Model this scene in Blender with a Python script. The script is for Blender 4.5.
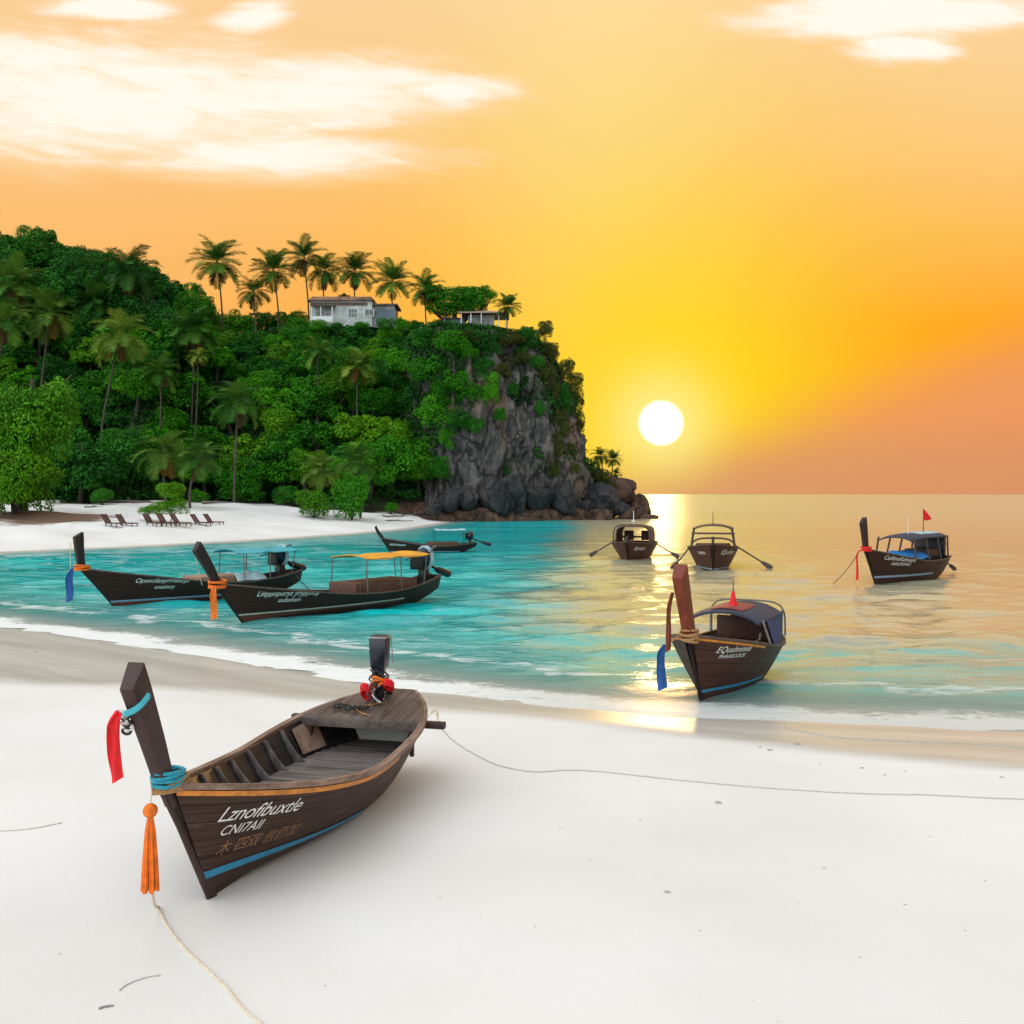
import bpy, bmesh, math, random
import numpy as np
from mathutils import Vector, Matrix, noise

R = math.radians
for o in list(bpy.data.objects):
    bpy.data.objects.remove(o)
scene = bpy.context.scene
COL = scene.collection

# ------------------------------------------------------------------ camera
CAM_H, F = 4.0, 983.0
HOR = 494.0                                   # horizon row in the photograph
cd = bpy.data.cameras.new("camera")
cam = bpy.data.objects.new("camera", cd)
COL.objects.link(cam)
cam.location = (0, 0, CAM_H)
cam.rotation_euler = (R(90), 0, 0)
cd.sensor_width = 36.0
cd.lens = F / 1024 * 36.0
cd.shift_y = -(512 - HOR) / 1024
cd.clip_start = 0.1
cd.clip_end = 40000
scene.camera = cam

scene.view_settings.view_transform = 'Standard'
scene.view_settings.look = 'None'
scene.view_settings.exposure = 0.0
scene.view_settings.gamma = 1.0
scene.cycles.use_denoising = True
scene.cycles.max_bounces = 8
scene.cycles.transparent_max_bounces = 12
scene.cycles.caustics_reflective = False
scene.cycles.caustics_refractive = False
scene.cycles.sample_clamp_indirect = 6.0
scene.cycles.sample_clamp_direct = 5.0

def lin(r, g, b):
    f = lambda c: (c / 255 / 12.92) if c / 255 <= 0.04045 else ((c / 255 + 0.055) / 1.055) ** 2.4
    return (f(r), f(g), f(b), 1.0)

# ------------------------------------------------------------------ node helper
class NT:
    def __init__(self, tree):
        self.t = tree; self.n = tree.nodes; self.l = tree.links
    def new(self, typ, **kw):
        n = self.n.new(typ)
        for k, v in kw.items(): setattr(n, k, v)
        return n
    def put(self, sock, v):
        if isinstance(v, bpy.types.NodeSocket): self.l.new(v, sock)
        elif v is not None: sock.default_value = v
    def m(self, op, a, b=None, c=None, clamp=False):
        n = self.new('ShaderNodeMath', operation=op); n.use_clamp = clamp
        self.put(n.inputs[0], a)
        if b is not None: self.put(n.inputs[1], b)
        if c is not None: self.put(n.inputs[2], c)
        return n.outputs[0]
    def vm(self, op, a, b=None, out=0):
        n = self.new('ShaderNodeVectorMath', operation=op)
        self.put(n.inputs[0], a)
        if b is not None: self.put(n.inputs[1], b)
        return n.outputs['Value'] if op in ('DOT_PRODUCT', 'LENGTH', 'DISTANCE') else n.outputs[0]
    def xyz(self, v):
        n = self.new('ShaderNodeSeparateXYZ'); self.put(n.inputs[0], v); return n.outputs
    def comb(self, x, y, z):
        n = self.new('ShaderNodeCombineXYZ')
        for i, q in enumerate((x, y, z)): self.put(n.inputs[i], q)
        return n.outputs[0]
    def mix(self, f, a, b, blend='MIX'):
        n = self.new('ShaderNodeMix', data_type='RGBA', blend_type=blend)
        n.clamp_result = False
        self.put(n.inputs[0], f); self.put(n.inputs[6], a); self.put(n.inputs[7], b)
        return n.outputs[2]
    def ss(self, v, lo, hi, a=0.0, b=1.0):
        n = self.new('ShaderNodeMapRange', interpolation_type='SMOOTHSTEP')
        self.put(n.inputs[0], v); self.put(n.inputs[1], lo); self.put(n.inputs[2], hi)
        self.put(n.inputs[3], a); self.put(n.inputs[4], b)
        return n.outputs[0]
    def ramp(self, v, stops, interp='LINEAR'):
        n = self.new('ShaderNodeValToRGB'); cr = n.color_ramp; cr.interpolation = interp
        while len(cr.elements) < len(stops): cr.elements.new(0.5)
        for e, (p, c) in zip(cr.elements, stops): e.position = p; e.color = c if len(c) == 4 else (*c, 1)
        self.put(n.inputs[0], v); return n.outputs[0]
    def noise(self, vec, scale=1.0, detail=3.0, rough=0.55, dist=0.0):
        n = self.new('ShaderNodeTexNoise')
        self.put(n.inputs['Vector'], vec); self.put(n.inputs['Scale'], scale)
        n.inputs['Detail'].default_value = detail; n.inputs['Roughness'].default_value = rough
        n.inputs['Distortion'].default_value = dist
        return n.outputs['Fac']
    def vor(self, vec, scale=1.0, feature='F1'):
        n = self.new('ShaderNodeTexVoronoi', feature=feature)
        self.put(n.inputs['Vector'], vec); self.put(n.inputs['Scale'], scale)
        return n.outputs[0]
    def attr(self, name, out='Fac'):
        n = self.new('ShaderNodeAttribute', attribute_name=name); return n.outputs[out]
    def scale(self, vec, s):
        n = self.new('ShaderNodeMapping'); self.put(n.inputs[0], vec); n.inputs['Scale'].default_value = s
        return n.outputs[0]
    def obj(self): return self.new('ShaderNodeTexCoord').outputs['Object']
    def pos(self): return self.new('ShaderNodeNewGeometry').outputs['Position']
    def rnd(self): return self.new('ShaderNodeObjectInfo').outputs['Random']
    def bump(self, h, strength=0.5, dist=0.05, normal=None):
        n = self.new('ShaderNodeBump'); n.inputs['Strength'].default_value = strength
        n.inputs['Distance'].default_value = dist; self.put(n.inputs['Height'], h)
        if normal is not None: self.put(n.inputs['Normal'], normal)
        return n.outputs[0]

# ------------------------------------------------------------------ sky
SUN_A, SUN_T = (661 - 512) / F, (HOR - 423) / F
sun_dir = Vector((SUN_A, 1.0, SUN_T)).normalized()
sun_el = math.asin(sun_dir.z)
sun_az = math.atan2(sun_dir.x, sun_dir.y)

world = bpy.data.worlds.new("World")
scene.world = world
world.use_nodes = True
w = NT(world.node_tree)
w.n.clear()
D = w.vm('NORMALIZE', w.new('ShaderNodeTexCoord').outputs['Generated'])
dx, dy, dz = w.xyz(D)
dys = w.m('MAXIMUM', dy, 0.08)
A_ = w.m('DIVIDE', dx, dys)
T_ = w.m('DIVIDE', dz, dys)
base = w.ramp(w.m('MULTIPLY', T_, 1.9), [
    (0.0, lin(250, 152, 52)), (0.14, lin(255, 152, 20)), (0.33, lin(255, 164, 34)), (0.50, lin(254, 188, 88)),
    (0.70, lin(253, 205, 132)), (0.95, lin(252, 212, 158))])
base = w.mix(w.m('MULTIPLY', w.ss(A_, 0.12, -0.42), 0.8), base, w.ramp(w.m('MULTIPLY', T_, 1.9), [(0.2, lin(253, 180, 92)), (0.6, lin(253, 194, 124)), (0.95, lin(252, 206, 150))]))
# glow round the sun, reaching higher than wide
da = w.m('SUBTRACT', A_, SUN_A)
dt = w.m('SUBTRACT', T_, SUN_T)
dtu = w.m('MULTIPLY', dt, w.ss(dt, -0.05, 0.05, 1.7, 0.74))
r2 = w.m('ADD', w.m('MULTIPLY', da, da), w.m('MULTIPLY', dtu, dtu))
r2c = w.m('ADD', w.m('MULTIPLY', da, da), w.m('MULTIPLY', dt, dt))
gl1 = w.m('EXPONENT', w.m('MULTIPLY', r2, -1 / 0.185 ** 2))
gl2 = w.m('EXPONENT', w.m('MULTIPLY', r2c, -1 / 0.05 ** 2))
gl3 = w.m('EXPONENT', w.m('MULTIPLY', r2, -1 / 0.29 ** 2))
gl4 = w.m('EXPONENT', w.m('MULTIPLY', w.m('ADD', w.m('MULTIPLY', w.m('ADD', da, 0.05), w.m('MULTIPLY', w.m('ADD', da, 0.05), 9.0)), w.m('POWER', w.m('SUBTRACT', T_, 0.42), 2.0)), -6.0))
c = w.mix(w.m('MULTIPLY', gl4, 0.75), base, lin(255, 228, 166))
c = w.mix(w.m('MULTIPLY', gl3, 0.45), c, lin(255, 192, 44))
c = w.mix(w.m('MULTIPLY', gl1, 0.95), c, lin(255, 220, 12))
# the dusky bank low on the right
line = w.m('ADD', w.m('MULTIPLY', w.m('SUBTRACT', A_, 0.13), 0.34), 0.024)
line = w.m('MAXIMUM', line, 0.012)
dn = w.noise(w.comb(w.m('MULTIPLY', A_, 5.0), w.m('MULTIPLY', T_, 22.0), 3.1), 1.0, 3)
below = w.m('ADD', w.m('SUBTRACT', line, T_), w.m('MULTIPLY', w.m('SUBTRACT', dn, 0.5), 0.012))
dusk = w.ss(below, -0.045, 0.05)
dcol = w.ramp(w.ss(A_, 0.1, 0.5), [(0, lin(249, 156, 70)), (1, lin(236, 154, 100))])
dcol = w.mix(w.ss(T_, 0.11, 0.0), dcol, lin(214, 147, 108))
c = w.mix(w.m('MULTIPLY', dusk, 0.85), c, dcol)
c = w.mix(w.m('MULTIPLY', gl2, 0.9), c, lin(255, 243, 150))
# clouds, seen in the sky's own directions
def E(cx, cy, rx, ry, rot=0.0):
    ex = w.m('MULTIPLY', w.m('SUBTRACT', A_, (cx - 512) / F), F / rx)
    ey = w.m('MULTIPLY', w.m('SUBTRACT', T_, (HOR - cy) / F), F / ry)
    ey = w.m('ADD', ey, w.m('MULTIPLY', ex, rot))
    q = w.m('ADD', w.m('MULTIPLY', ex, ex), w.m('MULTIPLY', ey, ey))
    return w.m('SUBTRACT', 1.0, w.m('SQRT', q))
tl_ = w.m('ADD', T_, w.m('MULTIPLY', A_, 0.10))
nv = w.comb(w.m('MULTIPLY', A_, 4.2), w.m('MULTIPLY', tl_, 19.0), 0.7)
cn = w.noise(nv, 1.0, 7, 0.62, 0.6)
cn2 = w.noise(w.comb(w.m('MULTIPLY', A_, 11.0), w.m('MULTIPLY', tl_, 52.0), 4.2), 1.0, 6, 0.6, 0.8)
def union(lst):
    v = lst[0]
    for q in lst[1:]: v = w.m('MAXIMUM', v, q)
    return v
shape = union([E(90, 100, 330, 78, 0.0), E(330, 92, 205, 48, 0.10), E(270, 158, 205, 34, 0.05),
               E(20, 60, 160, 34), E(455, 92, 75, 26)])
small = union([E(255, 16, 52, 20, -0.3), E(110, 8, 80, 14), E(890, 16, 190, 26, -0.25), E(905, 48, 70, 18)])
shape = w.m('MAXIMUM', shape, small)
dens = w.m('ADD', shape, w.m('ADD', w.m('MULTIPLY', w.m('SUBTRACT', cn, 0.52), 0.95),
                             w.m('MULTIPLY', w.m('SUBTRACT', cn2, 0.5), 0.34)))
dens = w.m('ADD', dens, 0.13)
mask = w.m('MULTIPLY', w.ss(dens, -0.05, 0.62), w.ss(dy, 0.3, 0.5))
inner = w.ss(w.m('ADD', dens, w.m('ADD', w.m('MULTIPLY', w.m('SUBTRACT', cn2, 0.5), 0.9), w.m('ADD', w.m('MULTIPLY', w.m('SUBTRACT', cn, 0.5), 0.8), w.m('MULTIPLY', w.m('SUBTRACT', T_, 0.38), 2.4)))), 0.15, 1.05)
ccol = w.mix(inner, lin(255, 220, 170), (1.06, 0.99, 0.88, 1))
c = w.mix(w.m('MULTIPLY', mask, 0.96), c, ccol)
# the sun's disc
rs = w.m('SQRT', r2c)
disc = w.ss(rs, 0.0245, 0.0205)
front = w.mix(disc, c, (2.0, 1.75, 1.15, 1))
# the rest of the dome, pale evening sky; its bright lobe is added key light
nish = w.new('ShaderNodeTexSky', sky_type='NISHITA')
nish.sun_disc = False
nish.sun_elevation = sun_el
nish.sun_rotation = sun_az
lobe = w.vm('DOT_PRODUCT', D, tuple(Vector((-0.62, -0.55, 0.58)).normalized()))
lobe = w.ss(lobe, -0.1, 1.0, 0.30, 2.45)
dome = w.mix(1.0, w.vm('SCALE', D), (1, 1, 1, 1)) if False else None
dsc = w.new('ShaderNodeVectorMath', operation='SCALE')
dsc.inputs[0].default_value = (0.765, 0.815, 0.862)
w.put(dsc.inputs[3], lobe)
nsc = w.new('ShaderNodeVectorMath', operation='SCALE')
w.put(nsc.inputs[0], nish.outputs[0]); nsc.inputs[3].default_value = 0.05
dome = w.vm('ADD', dsc.outputs[0], nsc.outputs[0])
fac = w.m('MAXIMUM', w.ss(dz, 0.44, 0.78), w.ss(dy, 0.45, -0.25))
sky = w.mix(fac, front, dome)
bg = w.new('ShaderNodeBackground'); w.put(bg.inputs[0], sky); bg.inputs[1].default_value = 1.0
wo = w.new('ShaderNodeOutputWorld'); w.l.new(bg.outputs[0], wo.inputs[0])
world.cycles.sampling_method = 'MANUAL'
world.cycles.sample_map_resolution = 1024

sl = bpy.data.lights.new("sun", 'SUN')
sl.energy = 0.35
sl.angle = R(1.5)
sl.color = (1.0, 0.56, 0.20)
sun = bpy.data.objects.new("sun", sl)
COL.objects.link(sun)
sun.rotation_euler = sun_dir.to_track_quat('Z', 'Y').to_euler()
sun.location = (60, 300, 60)

# ------------------------------------------------------------------ materials
MATS = {}
def material(name):
    m = bpy.data.materials.new(name); m.use_nodes = True
    t = NT(m.node_tree); t.n.clear()
    out = t.new('ShaderNodeOutputMaterial')
    p = t.new('ShaderNodeBsdfPrincipled')
    t.l.new(p.outputs[0], out.inputs[0])
    MATS[name] = m
    t.p, t.out = p, out
    return m, t
def setp(t, **kw):
    names = dict(col='Base Color', rough='Roughness', spec='Specular IOR Level', metal='Metallic', normal='Normal', alpha='Alpha',
                 coat='Coat Weight', ior='IOR', sheen='Sheen Weight', trans='Transmission Weight')
    for k, v in kw.items():
        t.put(t.p.inputs[names[k]], v)

def simple(name, col, rough=0.6, var=0.25, scale=6.0, bump=0.15, metal=0.0, spec=0.5, bd=0.01):
    m, t = material(name)
    n = t.noise(t.obj(), scale, 5, 0.6)
    dark = tuple(x * (1 - var) for x in col[:3]) + (1,)
    lite = tuple(min(1, x * (1 + var)) for x in col[:3]) + (1,)
    setp(t, col=t.mix(t.ss(n, 0.3, 0.7), dark, lite), rough=t.ss(n, 0.2, 0.8, rough - 0.08, min(1, rough + 0.08)), metal=metal, spec=spec)
    if bump: setp(t, normal=t.bump(t.noise(t.obj(), scale * 4, 4), bump, bd))
    return m

def wood(name, col, col2, rough=0.6, axis=0, fine=9.0, bump=0.35, worn=None, seams=0):
    """long-grained wood; axis = the grain's direction in object space"""
    m, t = material(name)
    s = [fine, fine, fine]; s[axis] = fine * 0.09
    v = t.scale(t.obj(), tuple(s))
    n = t.noise(v, 1.0, 6, 0.65, 0.4)
    n2 = t.noise(t.obj(), 1.6, 4, 0.6)
    c = t.mix(t.ss(n, 0.3, 0.72), col, col2)
    if worn: c = t.mix(t.m('MULTIPLY', t.ss(n2, 0.50, 0.72), 0.6), c, worn)
    hgt = n
    if seams:
        fr = t.m('FRACT', t.m('MULTIPLY', t.xyz(t.obj())[1], seams))
        sm = t.m('MAXIMUM', t.ss(fr, 0.06, 0.0), t.ss(fr, 0.94, 1.0))
        c = t.mix(t.m('MULTIPLY', sm, 0.85), c, (0.006, 0.005, 0.004, 1)); hgt = t.m('SUBTRACT', n, sm)
    setp(t, col=c, rough=t.ss(n, 0.2, 0.8, rough - 0.12, rough + 0.15), spec=0.4,
         normal=t.bump(hgt, bump, 0.012))
    return m

def hull_material(name, col, col2, worn, planks=7.0, rough=0.5):
    """planked hull: 'hv' runs up the side, 'hu' along it in metres"""
    m, t = material(name)
    hu, hv = t.attr('hu'), t.attr('hv')
    pv = t.m('MULTIPLY', hv, planks)
    fr = t.m('FRACT', pv); fl = t.m('FLOOR', pv)
    seam = t.m('MAXIMUM', t.ss(fr, 0.07, 0.0), t.ss(fr, 0.96, 1.0))
    g = t.noise(t.comb(t.m('MULTIPLY', hu, 1.3), t.m('MULTIPLY', hv, 42.0), t.m('MULTIPLY', fl, 7.3)), 1.0, 6, 0.65, 0.5)
    per = t.noise(t.comb(t.m('MULTIPLY', hu, 0.25), t.m('MULTIPLY', fl, 3.7), 0.5), 1.0, 1)
    sc = t.noise(t.comb(t.m('MULTIPLY', hu, 2.2), t.m('MULTIPLY', hv, 9.0), 9.0), 1.0, 5, 0.7)
    c = t.mix(t.ss(g, 0.28, 0.74), col, col2)
    c = t.mix(t.m('MULTIPLY', t.ss(per, 0.35, 0.7), 0.45), c, col)
    c = t.mix(t.m('MULTIPLY', t.ss(sc, 0.56, 0.76), 0.55), c, worn)
    c = t.mix(t.m('MULTIPLY', seam, 0.75), c, (0.008, 0.006, 0.005, 1))
    h = t.m('SUBTRACT', t.m('MULTIPLY', g, 0.25), seam)
    setp(t, col=c, rough=t.ss(g, 0.2, 0.8, rough - 0.1, rough + 0.15), spec=0.22, normal=t.bump(h, 0.6, 0.012))
    return m

M_HULL_A = hull_material('weathered_hull_wood', (0.026, 0.011, 0.007, 1), (0.105, 0.056, 0.038, 1), (0.20, 0.14, 0.105, 1))
M_HULL = hull_material('dark_hull_wood', (0.030, 0.012, 0.008, 1), (0.055, 0.024, 0.016, 1), (0.085, 0.044, 0.03, 1), 6.0, 0.5)
M_HULL_RED = hull_material('reddish_hull_wood', (0.050, 0.017, 0.011, 1), (0.100, 0.038, 0.025, 1), (0.16, 0.075, 0.05, 1), 6.0, 0.5)
M_STEM_A = wood('prow_wood', (0.028, 0.012, 0.010, 1), (0.062, 0.030, 0.025, 1), 0.5, 2, 10)
M_STEM = wood('dark_prow_wood', (0.014, 0.008, 0.007, 1), (0.032, 0.018, 0.014, 1), 0.5, 2, 10)
M_STEM_RED = wood('red_prow_wood', (0.12, 0.016, 0.005, 1), (0.22, 0.042, 0.012, 1), 0.5, 2, 8)
M_RAIL_A = wood('worn_rail_wood', (0.13, 0.072, 0.05, 1), (0.34, 0.23, 0.17, 1), 0.6, 0, 14, 0.3, (0.42, 0.31, 0.25, 1))
M_RAIL = wood('dark_rail_wood', (0.07, 0.042, 0.03, 1), (0.15, 0.095, 0.07, 1), 0.6, 0, 12)
M_DECK_A = wood('deck_wood', (0.055, 0.038, 0.031, 1), (0.135, 0.10, 0.085, 1), 0.6, 0, 11, 0.5, (0.17, 0.125, 0.105, 1))
M_STERN_DECK = wood('stern_deck_planks', (0.045, 0.030, 0.024, 1), (0.145, 0.10, 0.082, 1), 0.6, 0, 11, 0.5, (0.19, 0.14, 0.115, 1), 7.0)
M_FLOOR_A = wood('floor_board_wood', (0.06, 0.052, 0.048, 1), (0.20, 0.165, 0.145, 1), 0.65, 1, 12, 0.5, (0.26, 0.21, 0.185, 1))
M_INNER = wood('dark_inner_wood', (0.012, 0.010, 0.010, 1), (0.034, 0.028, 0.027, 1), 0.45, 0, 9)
M_RIB = wood('rib_wood', (0.07, 0.058, 0.055, 1), (0.19, 0.16, 0.15, 1), 0.5, 2, 12)
M_BOX = wood('seat_box_wood', (0.075, 0.028, 0.018, 1), (0.14, 0.06, 0.04, 1), 0.6, 0, 8)
M_PALE = simple('pale_painted_board', (0.72, 0.69, 0.63), 0.6, 0.06, 3, 0.1)
M_TAN = wood('tan_board', (0.24, 0.14, 0.09, 1), (0.42, 0.27, 0.19, 1), 0.6, 2, 9)
M_ORANGE_RAIL = simple('orange_paint', (0.62, 0.21, 0.02), 0.45, 0.3, 9, 0.1)
M_BLUE_STRIPE = simple('blue_paint', (0.018, 0.24, 0.42), 0.45, 0.18, 12, 0.1)
M_PALE_STRIPE = simple('pale_blue_paint', (0.22, 0.33, 0.46), 0.5, 0.2, 8, 0.0)
M_WHITE_STRIPE = simple('off_white_paint', (0.50, 0.45, 0.40), 0.5, 0.2, 8, 0.0)
M_BOOT = simple('red_brown_paint', (0.13, 0.030, 0.016), 0.5, 0.25, 6, 0.05)
M_LETTER = simple('white_lettering_paint', (0.78, 0.77, 0.74), 0.6, 0.10, 60, 0.0)
M_LETTER_OLD = simple('faded_ochre_paint', (0.26, 0.135, 0.065), 0.7, 0.45, 60, 0.0)
M_METAL = simple('black_metal', (0.018, 0.018, 0.020), 0.38, 0.3, 8, 0.1, 0.3)
M_COWL = simple('navy_cowling', (0.010, 0.014, 0.024), 0.28, 0.3, 5, 0.05)
M_COWL_EDGE = simple('grey_metal_trim', (0.42, 0.43, 0.45), 0.35, 0.15, 12, 0.05, 0.8)
M_STEEL = simple('galvanised_pipe', (0.17, 0.15, 0.14), 0.45, 0.25, 12, 0.1, 0.5)
M_DARKPIPE = simple('dark_pipe', (0.055, 0.035, 0.028), 0.5, 0.25, 12, 0.1)
M_RED = simple('red_cloth', (0.72, 0.006, 0.010), 0.7, 0.16, 14, 0.25, bd=0.004)
M_ORANGE = simple('orange_cloth', (0.78, 0.16, 0.008), 0.75, 0.22, 16, 0.3, bd=0.004)
M_TURQ = simple('turquoise_cloth', (0.02, 0.30, 0.40), 0.75, 0.22, 20, 0.3, bd=0.004)
M_BLUE = simple('blue_cloth', (0.010, 0.075, 0.26), 0.7, 0.22, 10, 0.25, bd=0.004)
M_BLUE_TARP = simple('bright_blue_tarp', (0.012, 0.16, 0.42), 0.55, 0.2, 5, 0.4, bd=0.02)
M_CANVAS_TURQ = simple('turquoise_canvas', (0.05, 0.36, 0.42), 0.7, 0.15, 2.5, 0.3, bd=0.02)
M_CANVAS_YEL = simple('yellow_canvas', (0.75, 0.33, 0.015), 0.7, 0.18, 2.5, 0.3, bd=0.02)
M_CANVAS_PALE = simple('pale_blue_canvas', (0.38, 0.52, 0.56), 0.7, 0.15, 2.5, 0.3, bd=0.02)
M_CANVAS_NAVY = simple('navy_canvas', (0.030, 0.036, 0.062), 0.7, 0.2, 2.5, 0.3, bd=0.02)
M_CANVAS_RED = simple('faded_red_canvas', (0.26, 0.045, 0.04), 0.7, 0.2, 3, 0.3, bd=0.02)
M_CANVAS_BROWN = simple('brown_canvas', (0.085, 0.045, 0.035), 0.65, 0.2, 3, 0.3, bd=0.02)
M_ROPE = simple('cream_rope', (0.66, 0.57, 0.43), 0.85, 0.18, 60, 0.5, bd=0.004)
M_ROPE_BROWN = simple('brown_rope', (0.36, 0.19, 0.075), 0.85, 0.3, 50, 0.5, bd=0.004)
M_CORD = simple('grey_cord', (0.46, 0.42, 0.36), 0.9, 0.2, 40, 0.2, bd=0.002)
M_CHARM = simple('white_charm', (0.66, 0.65, 0.62), 0.5, 0.1, 30, 0.0)
M_BLACK = simple('black_cord', (0.012, 0.012, 0.012), 0.5, 0.2, 30, 0.1)
M_TAN_WALL = simple('weathered_plaster', (0.24, 0.135, 0.08), 0.8, 0.6, 0.6, 0.2)
M_HOUSE = simple('white_blue_plaster', (0.43, 0.46, 0.43), 0.8, 0.32, 0.45, 0.1)
M_HOUSE_OLD = simple('stained_plaster', (0.30, 0.285, 0.27), 0.85, 0.4, 0.8, 0.2)
M_ROOF = simple('rusty_roof', (0.11, 0.072, 0.055), 0.75, 0.4, 1.2, 0.3, bd=0.03)
M_ROOF_PALE = simple('pale_pink_roof', (0.46, 0.30, 0.23), 0.75, 0.25, 1.0, 0.2, bd=0.03)
M_GLASS = simple('dark_window', (0.035, 0.05, 0.055), 0.15, 0.2, 2, 0.0, spec=0.8)
M_FRAME = simple('white_window_frame', (0.66, 0.67, 0.66), 0.6, 0.1, 4, 0.0)
M_SLATE_WALL = simple('blue_grey_boards', (0.12, 0.16, 0.19), 0.8, 0.25, 1.0, 0.2)
M_TRUNK = wood('tree_bark', (0.035, 0.028, 0.022, 1), (0.09, 0.075, 0.06, 1), 0.9, 2, 3, 0.6)
M_PALM_TRUNK = simple('palm_bark', (0.075, 0.058, 0.044), 0.9, 0.35, 3, 0.5, bd=0.05)
M_DRIFT = wood('driftwood', (0.09, 0.07, 0.055, 1), (0.22, 0.18, 0.15, 1), 0.85, 0, 6, 0.5)
M_LOUNGE = wood('lounger_wood', (0.055, 0.015, 0.012, 1), (0.12, 0.035, 0.026, 1), 0.55, 0, 6, 0.3)
M_SHELL = simple('shell_grey', (0.40, 0.37, 0.33), 0.7, 0.3, 40, 0.2)
M_TWIG = simple('dark_weed', (0.32, 0.28, 0.23), 0.85, 0.3, 30, 0.3)
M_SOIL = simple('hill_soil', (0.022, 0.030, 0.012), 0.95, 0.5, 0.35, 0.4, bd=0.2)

def leaf_material(name, dark, mid, lite, trans=0.30, dry=(0.20, 0.12, 0.02, 1), rough=0.55):
    m, t = material(name)
    tint = t.attr('tint')
    rnd = t.rnd()
    k = t.m('ADD', t.m('MULTIPLY', tint, 0.60), t.m('MULTIPLY', rnd, 0.42))
    c = t.ramp(k, [(0.08, dark), (0.5, mid), (0.92, lite)])
    c = t.mix(t.ss(tint, 1.2, 1.4), c, dry)
    setp(t, col=c, rough=rough, spec=0.10)
    tr = t.new('ShaderNodeBsdfTranslucent')
    hs = t.new('ShaderNodeHueSaturation'); hs.inputs['Value'].default_value = 1.25; hs.inputs['Hue'].default_value = 0.485
    t.put(hs.inputs['Color'], c); t.put(tr.inputs[0], hs.outputs[0])
    mx = t.new('ShaderNodeMixShader'); mx.inputs[0].default_value = trans * 0.6
    t.l.new(t.p.outputs[0], mx.inputs[1]); t.l.new(tr.outputs[0], mx.inputs[2])
    t.l.new(mx.outputs[0], t.out.inputs[0])
    return m
M_LEAF = leaf_material('broad_leaves', (0.014, 0.10, 0.006, 1), (0.042, 0.235, 0.008, 1), (0.120, 0.42, 0.014, 1))
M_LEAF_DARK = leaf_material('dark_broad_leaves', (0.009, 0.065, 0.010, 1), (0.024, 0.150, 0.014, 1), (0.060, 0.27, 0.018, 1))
M_LEAF_YEL = leaf_material('yellow_green_leaves', (0.026, 0.12, 0.005, 1), (0.075, 0.26, 0.008, 1), (0.20, 0.44, 0.014, 1))
M_LEAF_OLIVE = leaf_material('olive_leaves', (0.030, 0.045, 0.010, 1), (0.075, 0.095, 0.020, 1), (0.14, 0.14, 0.03, 1), 0.4)
M_UNDER = leaf_material('undergrowth_leaves', (0.004, 0.028, 0.005, 1), (0.011, 0.075, 0.009, 1), (0.034, 0.150, 0.013, 1))  # leaf tones darkened to paint deep shade into the gaps between trees
M_PALM = leaf_material('palm_fronds', (0.012, 0.06, 0.010, 1), (0.040, 0.14, 0.016, 1), (0.15, 0.28, 0.03, 1), 0.25, (0.09, 0.055, 0.02, 1))
M_PALM_YEL = leaf_material('yellowing_palm_fronds', (0.035, 0.09, 0.012, 1), (0.095, 0.20, 0.022, 1), (0.32, 0.37, 0.045, 1), 0.3, (0.15, 0.085, 0.02, 1))

# near sand
def sand_material(name, wet):
    m, t = material(name)
    p = t.pos()
    fine = t.noise(p, 55, 3, 0.7)
    med = t.noise(p, 1.4, 4, 0.55)
    big = t.noise(p, 0.22, 3, 0.5)
    c = t.mix(t.ss(big, 0.3, 0.7), (0.74, 0.715, 0.675, 1), (0.80, 0.785, 0.755, 1))
    c = t.mix(t.m('MULTIPLY', t.ss(fine, 0.58, 0.78), 0.42), c, (0.50, 0.46, 0.40, 1))
    spk = t.noise(p, 24, 1, 0.5)
    c = t.mix(t.m('MULTIPLY', t.ss(spk, 0.77, 0.80), 0.35), c, (0.25, 0.22, 0.19, 1))
    rough = 0.92
    h = t.m('ADD', t.m('MULTIPLY', fine, 0.10), t.m('ADD', t.m('MULTIPLY', med, 0.9), t.m('MULTIPLY', t.noise(p, 7.0, 3), 0.22)))
    if wet:
        wv = t.attr('wet')
        wn = t.m('ADD', wv, t.m('MULTIPLY', t.m('SUBTRACT', t.noise(t.scale(p, (0.5, 1.6, 1)), 1.0, 4), 0.5), 0.5))
        wf = t.ss(wn, 0.0, 0.9)
        band = t.noise(t.comb(t.m('MULTIPLY', t.xyz(p)[0], 0.12), t.attr('shore'), 0.0), 1.1, 4, 0.55)
        wc = t.mix(t.ss(band, 0.35, 0.65), (0.47, 0.44, 0.38, 1), (0.60, 0.57, 0.51, 1))
        c = t.mix(wf, c, wc)
        rough = t.ss(wn, 0.1, 1.1, 0.92, 0.32)
        nb = t.bump(h, 0.2, 0.05)
        setp(t, col=c, rough=rough, normal=nb, spec=t.ss(wn, 0.0, 1.0, 0.10, 0.75))
    else:
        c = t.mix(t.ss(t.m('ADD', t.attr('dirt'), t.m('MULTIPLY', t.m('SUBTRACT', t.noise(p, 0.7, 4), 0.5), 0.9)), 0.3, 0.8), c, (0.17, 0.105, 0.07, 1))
        wf = t.ss(t.attr('wet'), 0.2, 0.9)
        c = t.mix(wf, c, (0.50, 0.44, 0.36, 1))
        setp(t, col=c, rough=0.9, spec=0.2, normal=t.bump(t.noise(p, 1.0, 4), 0.35, 0.12))
    return m
M_SAND = sand_material('white_sand', True)
M_SAND_FAR = sand_material('far_white_sand', False)

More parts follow.
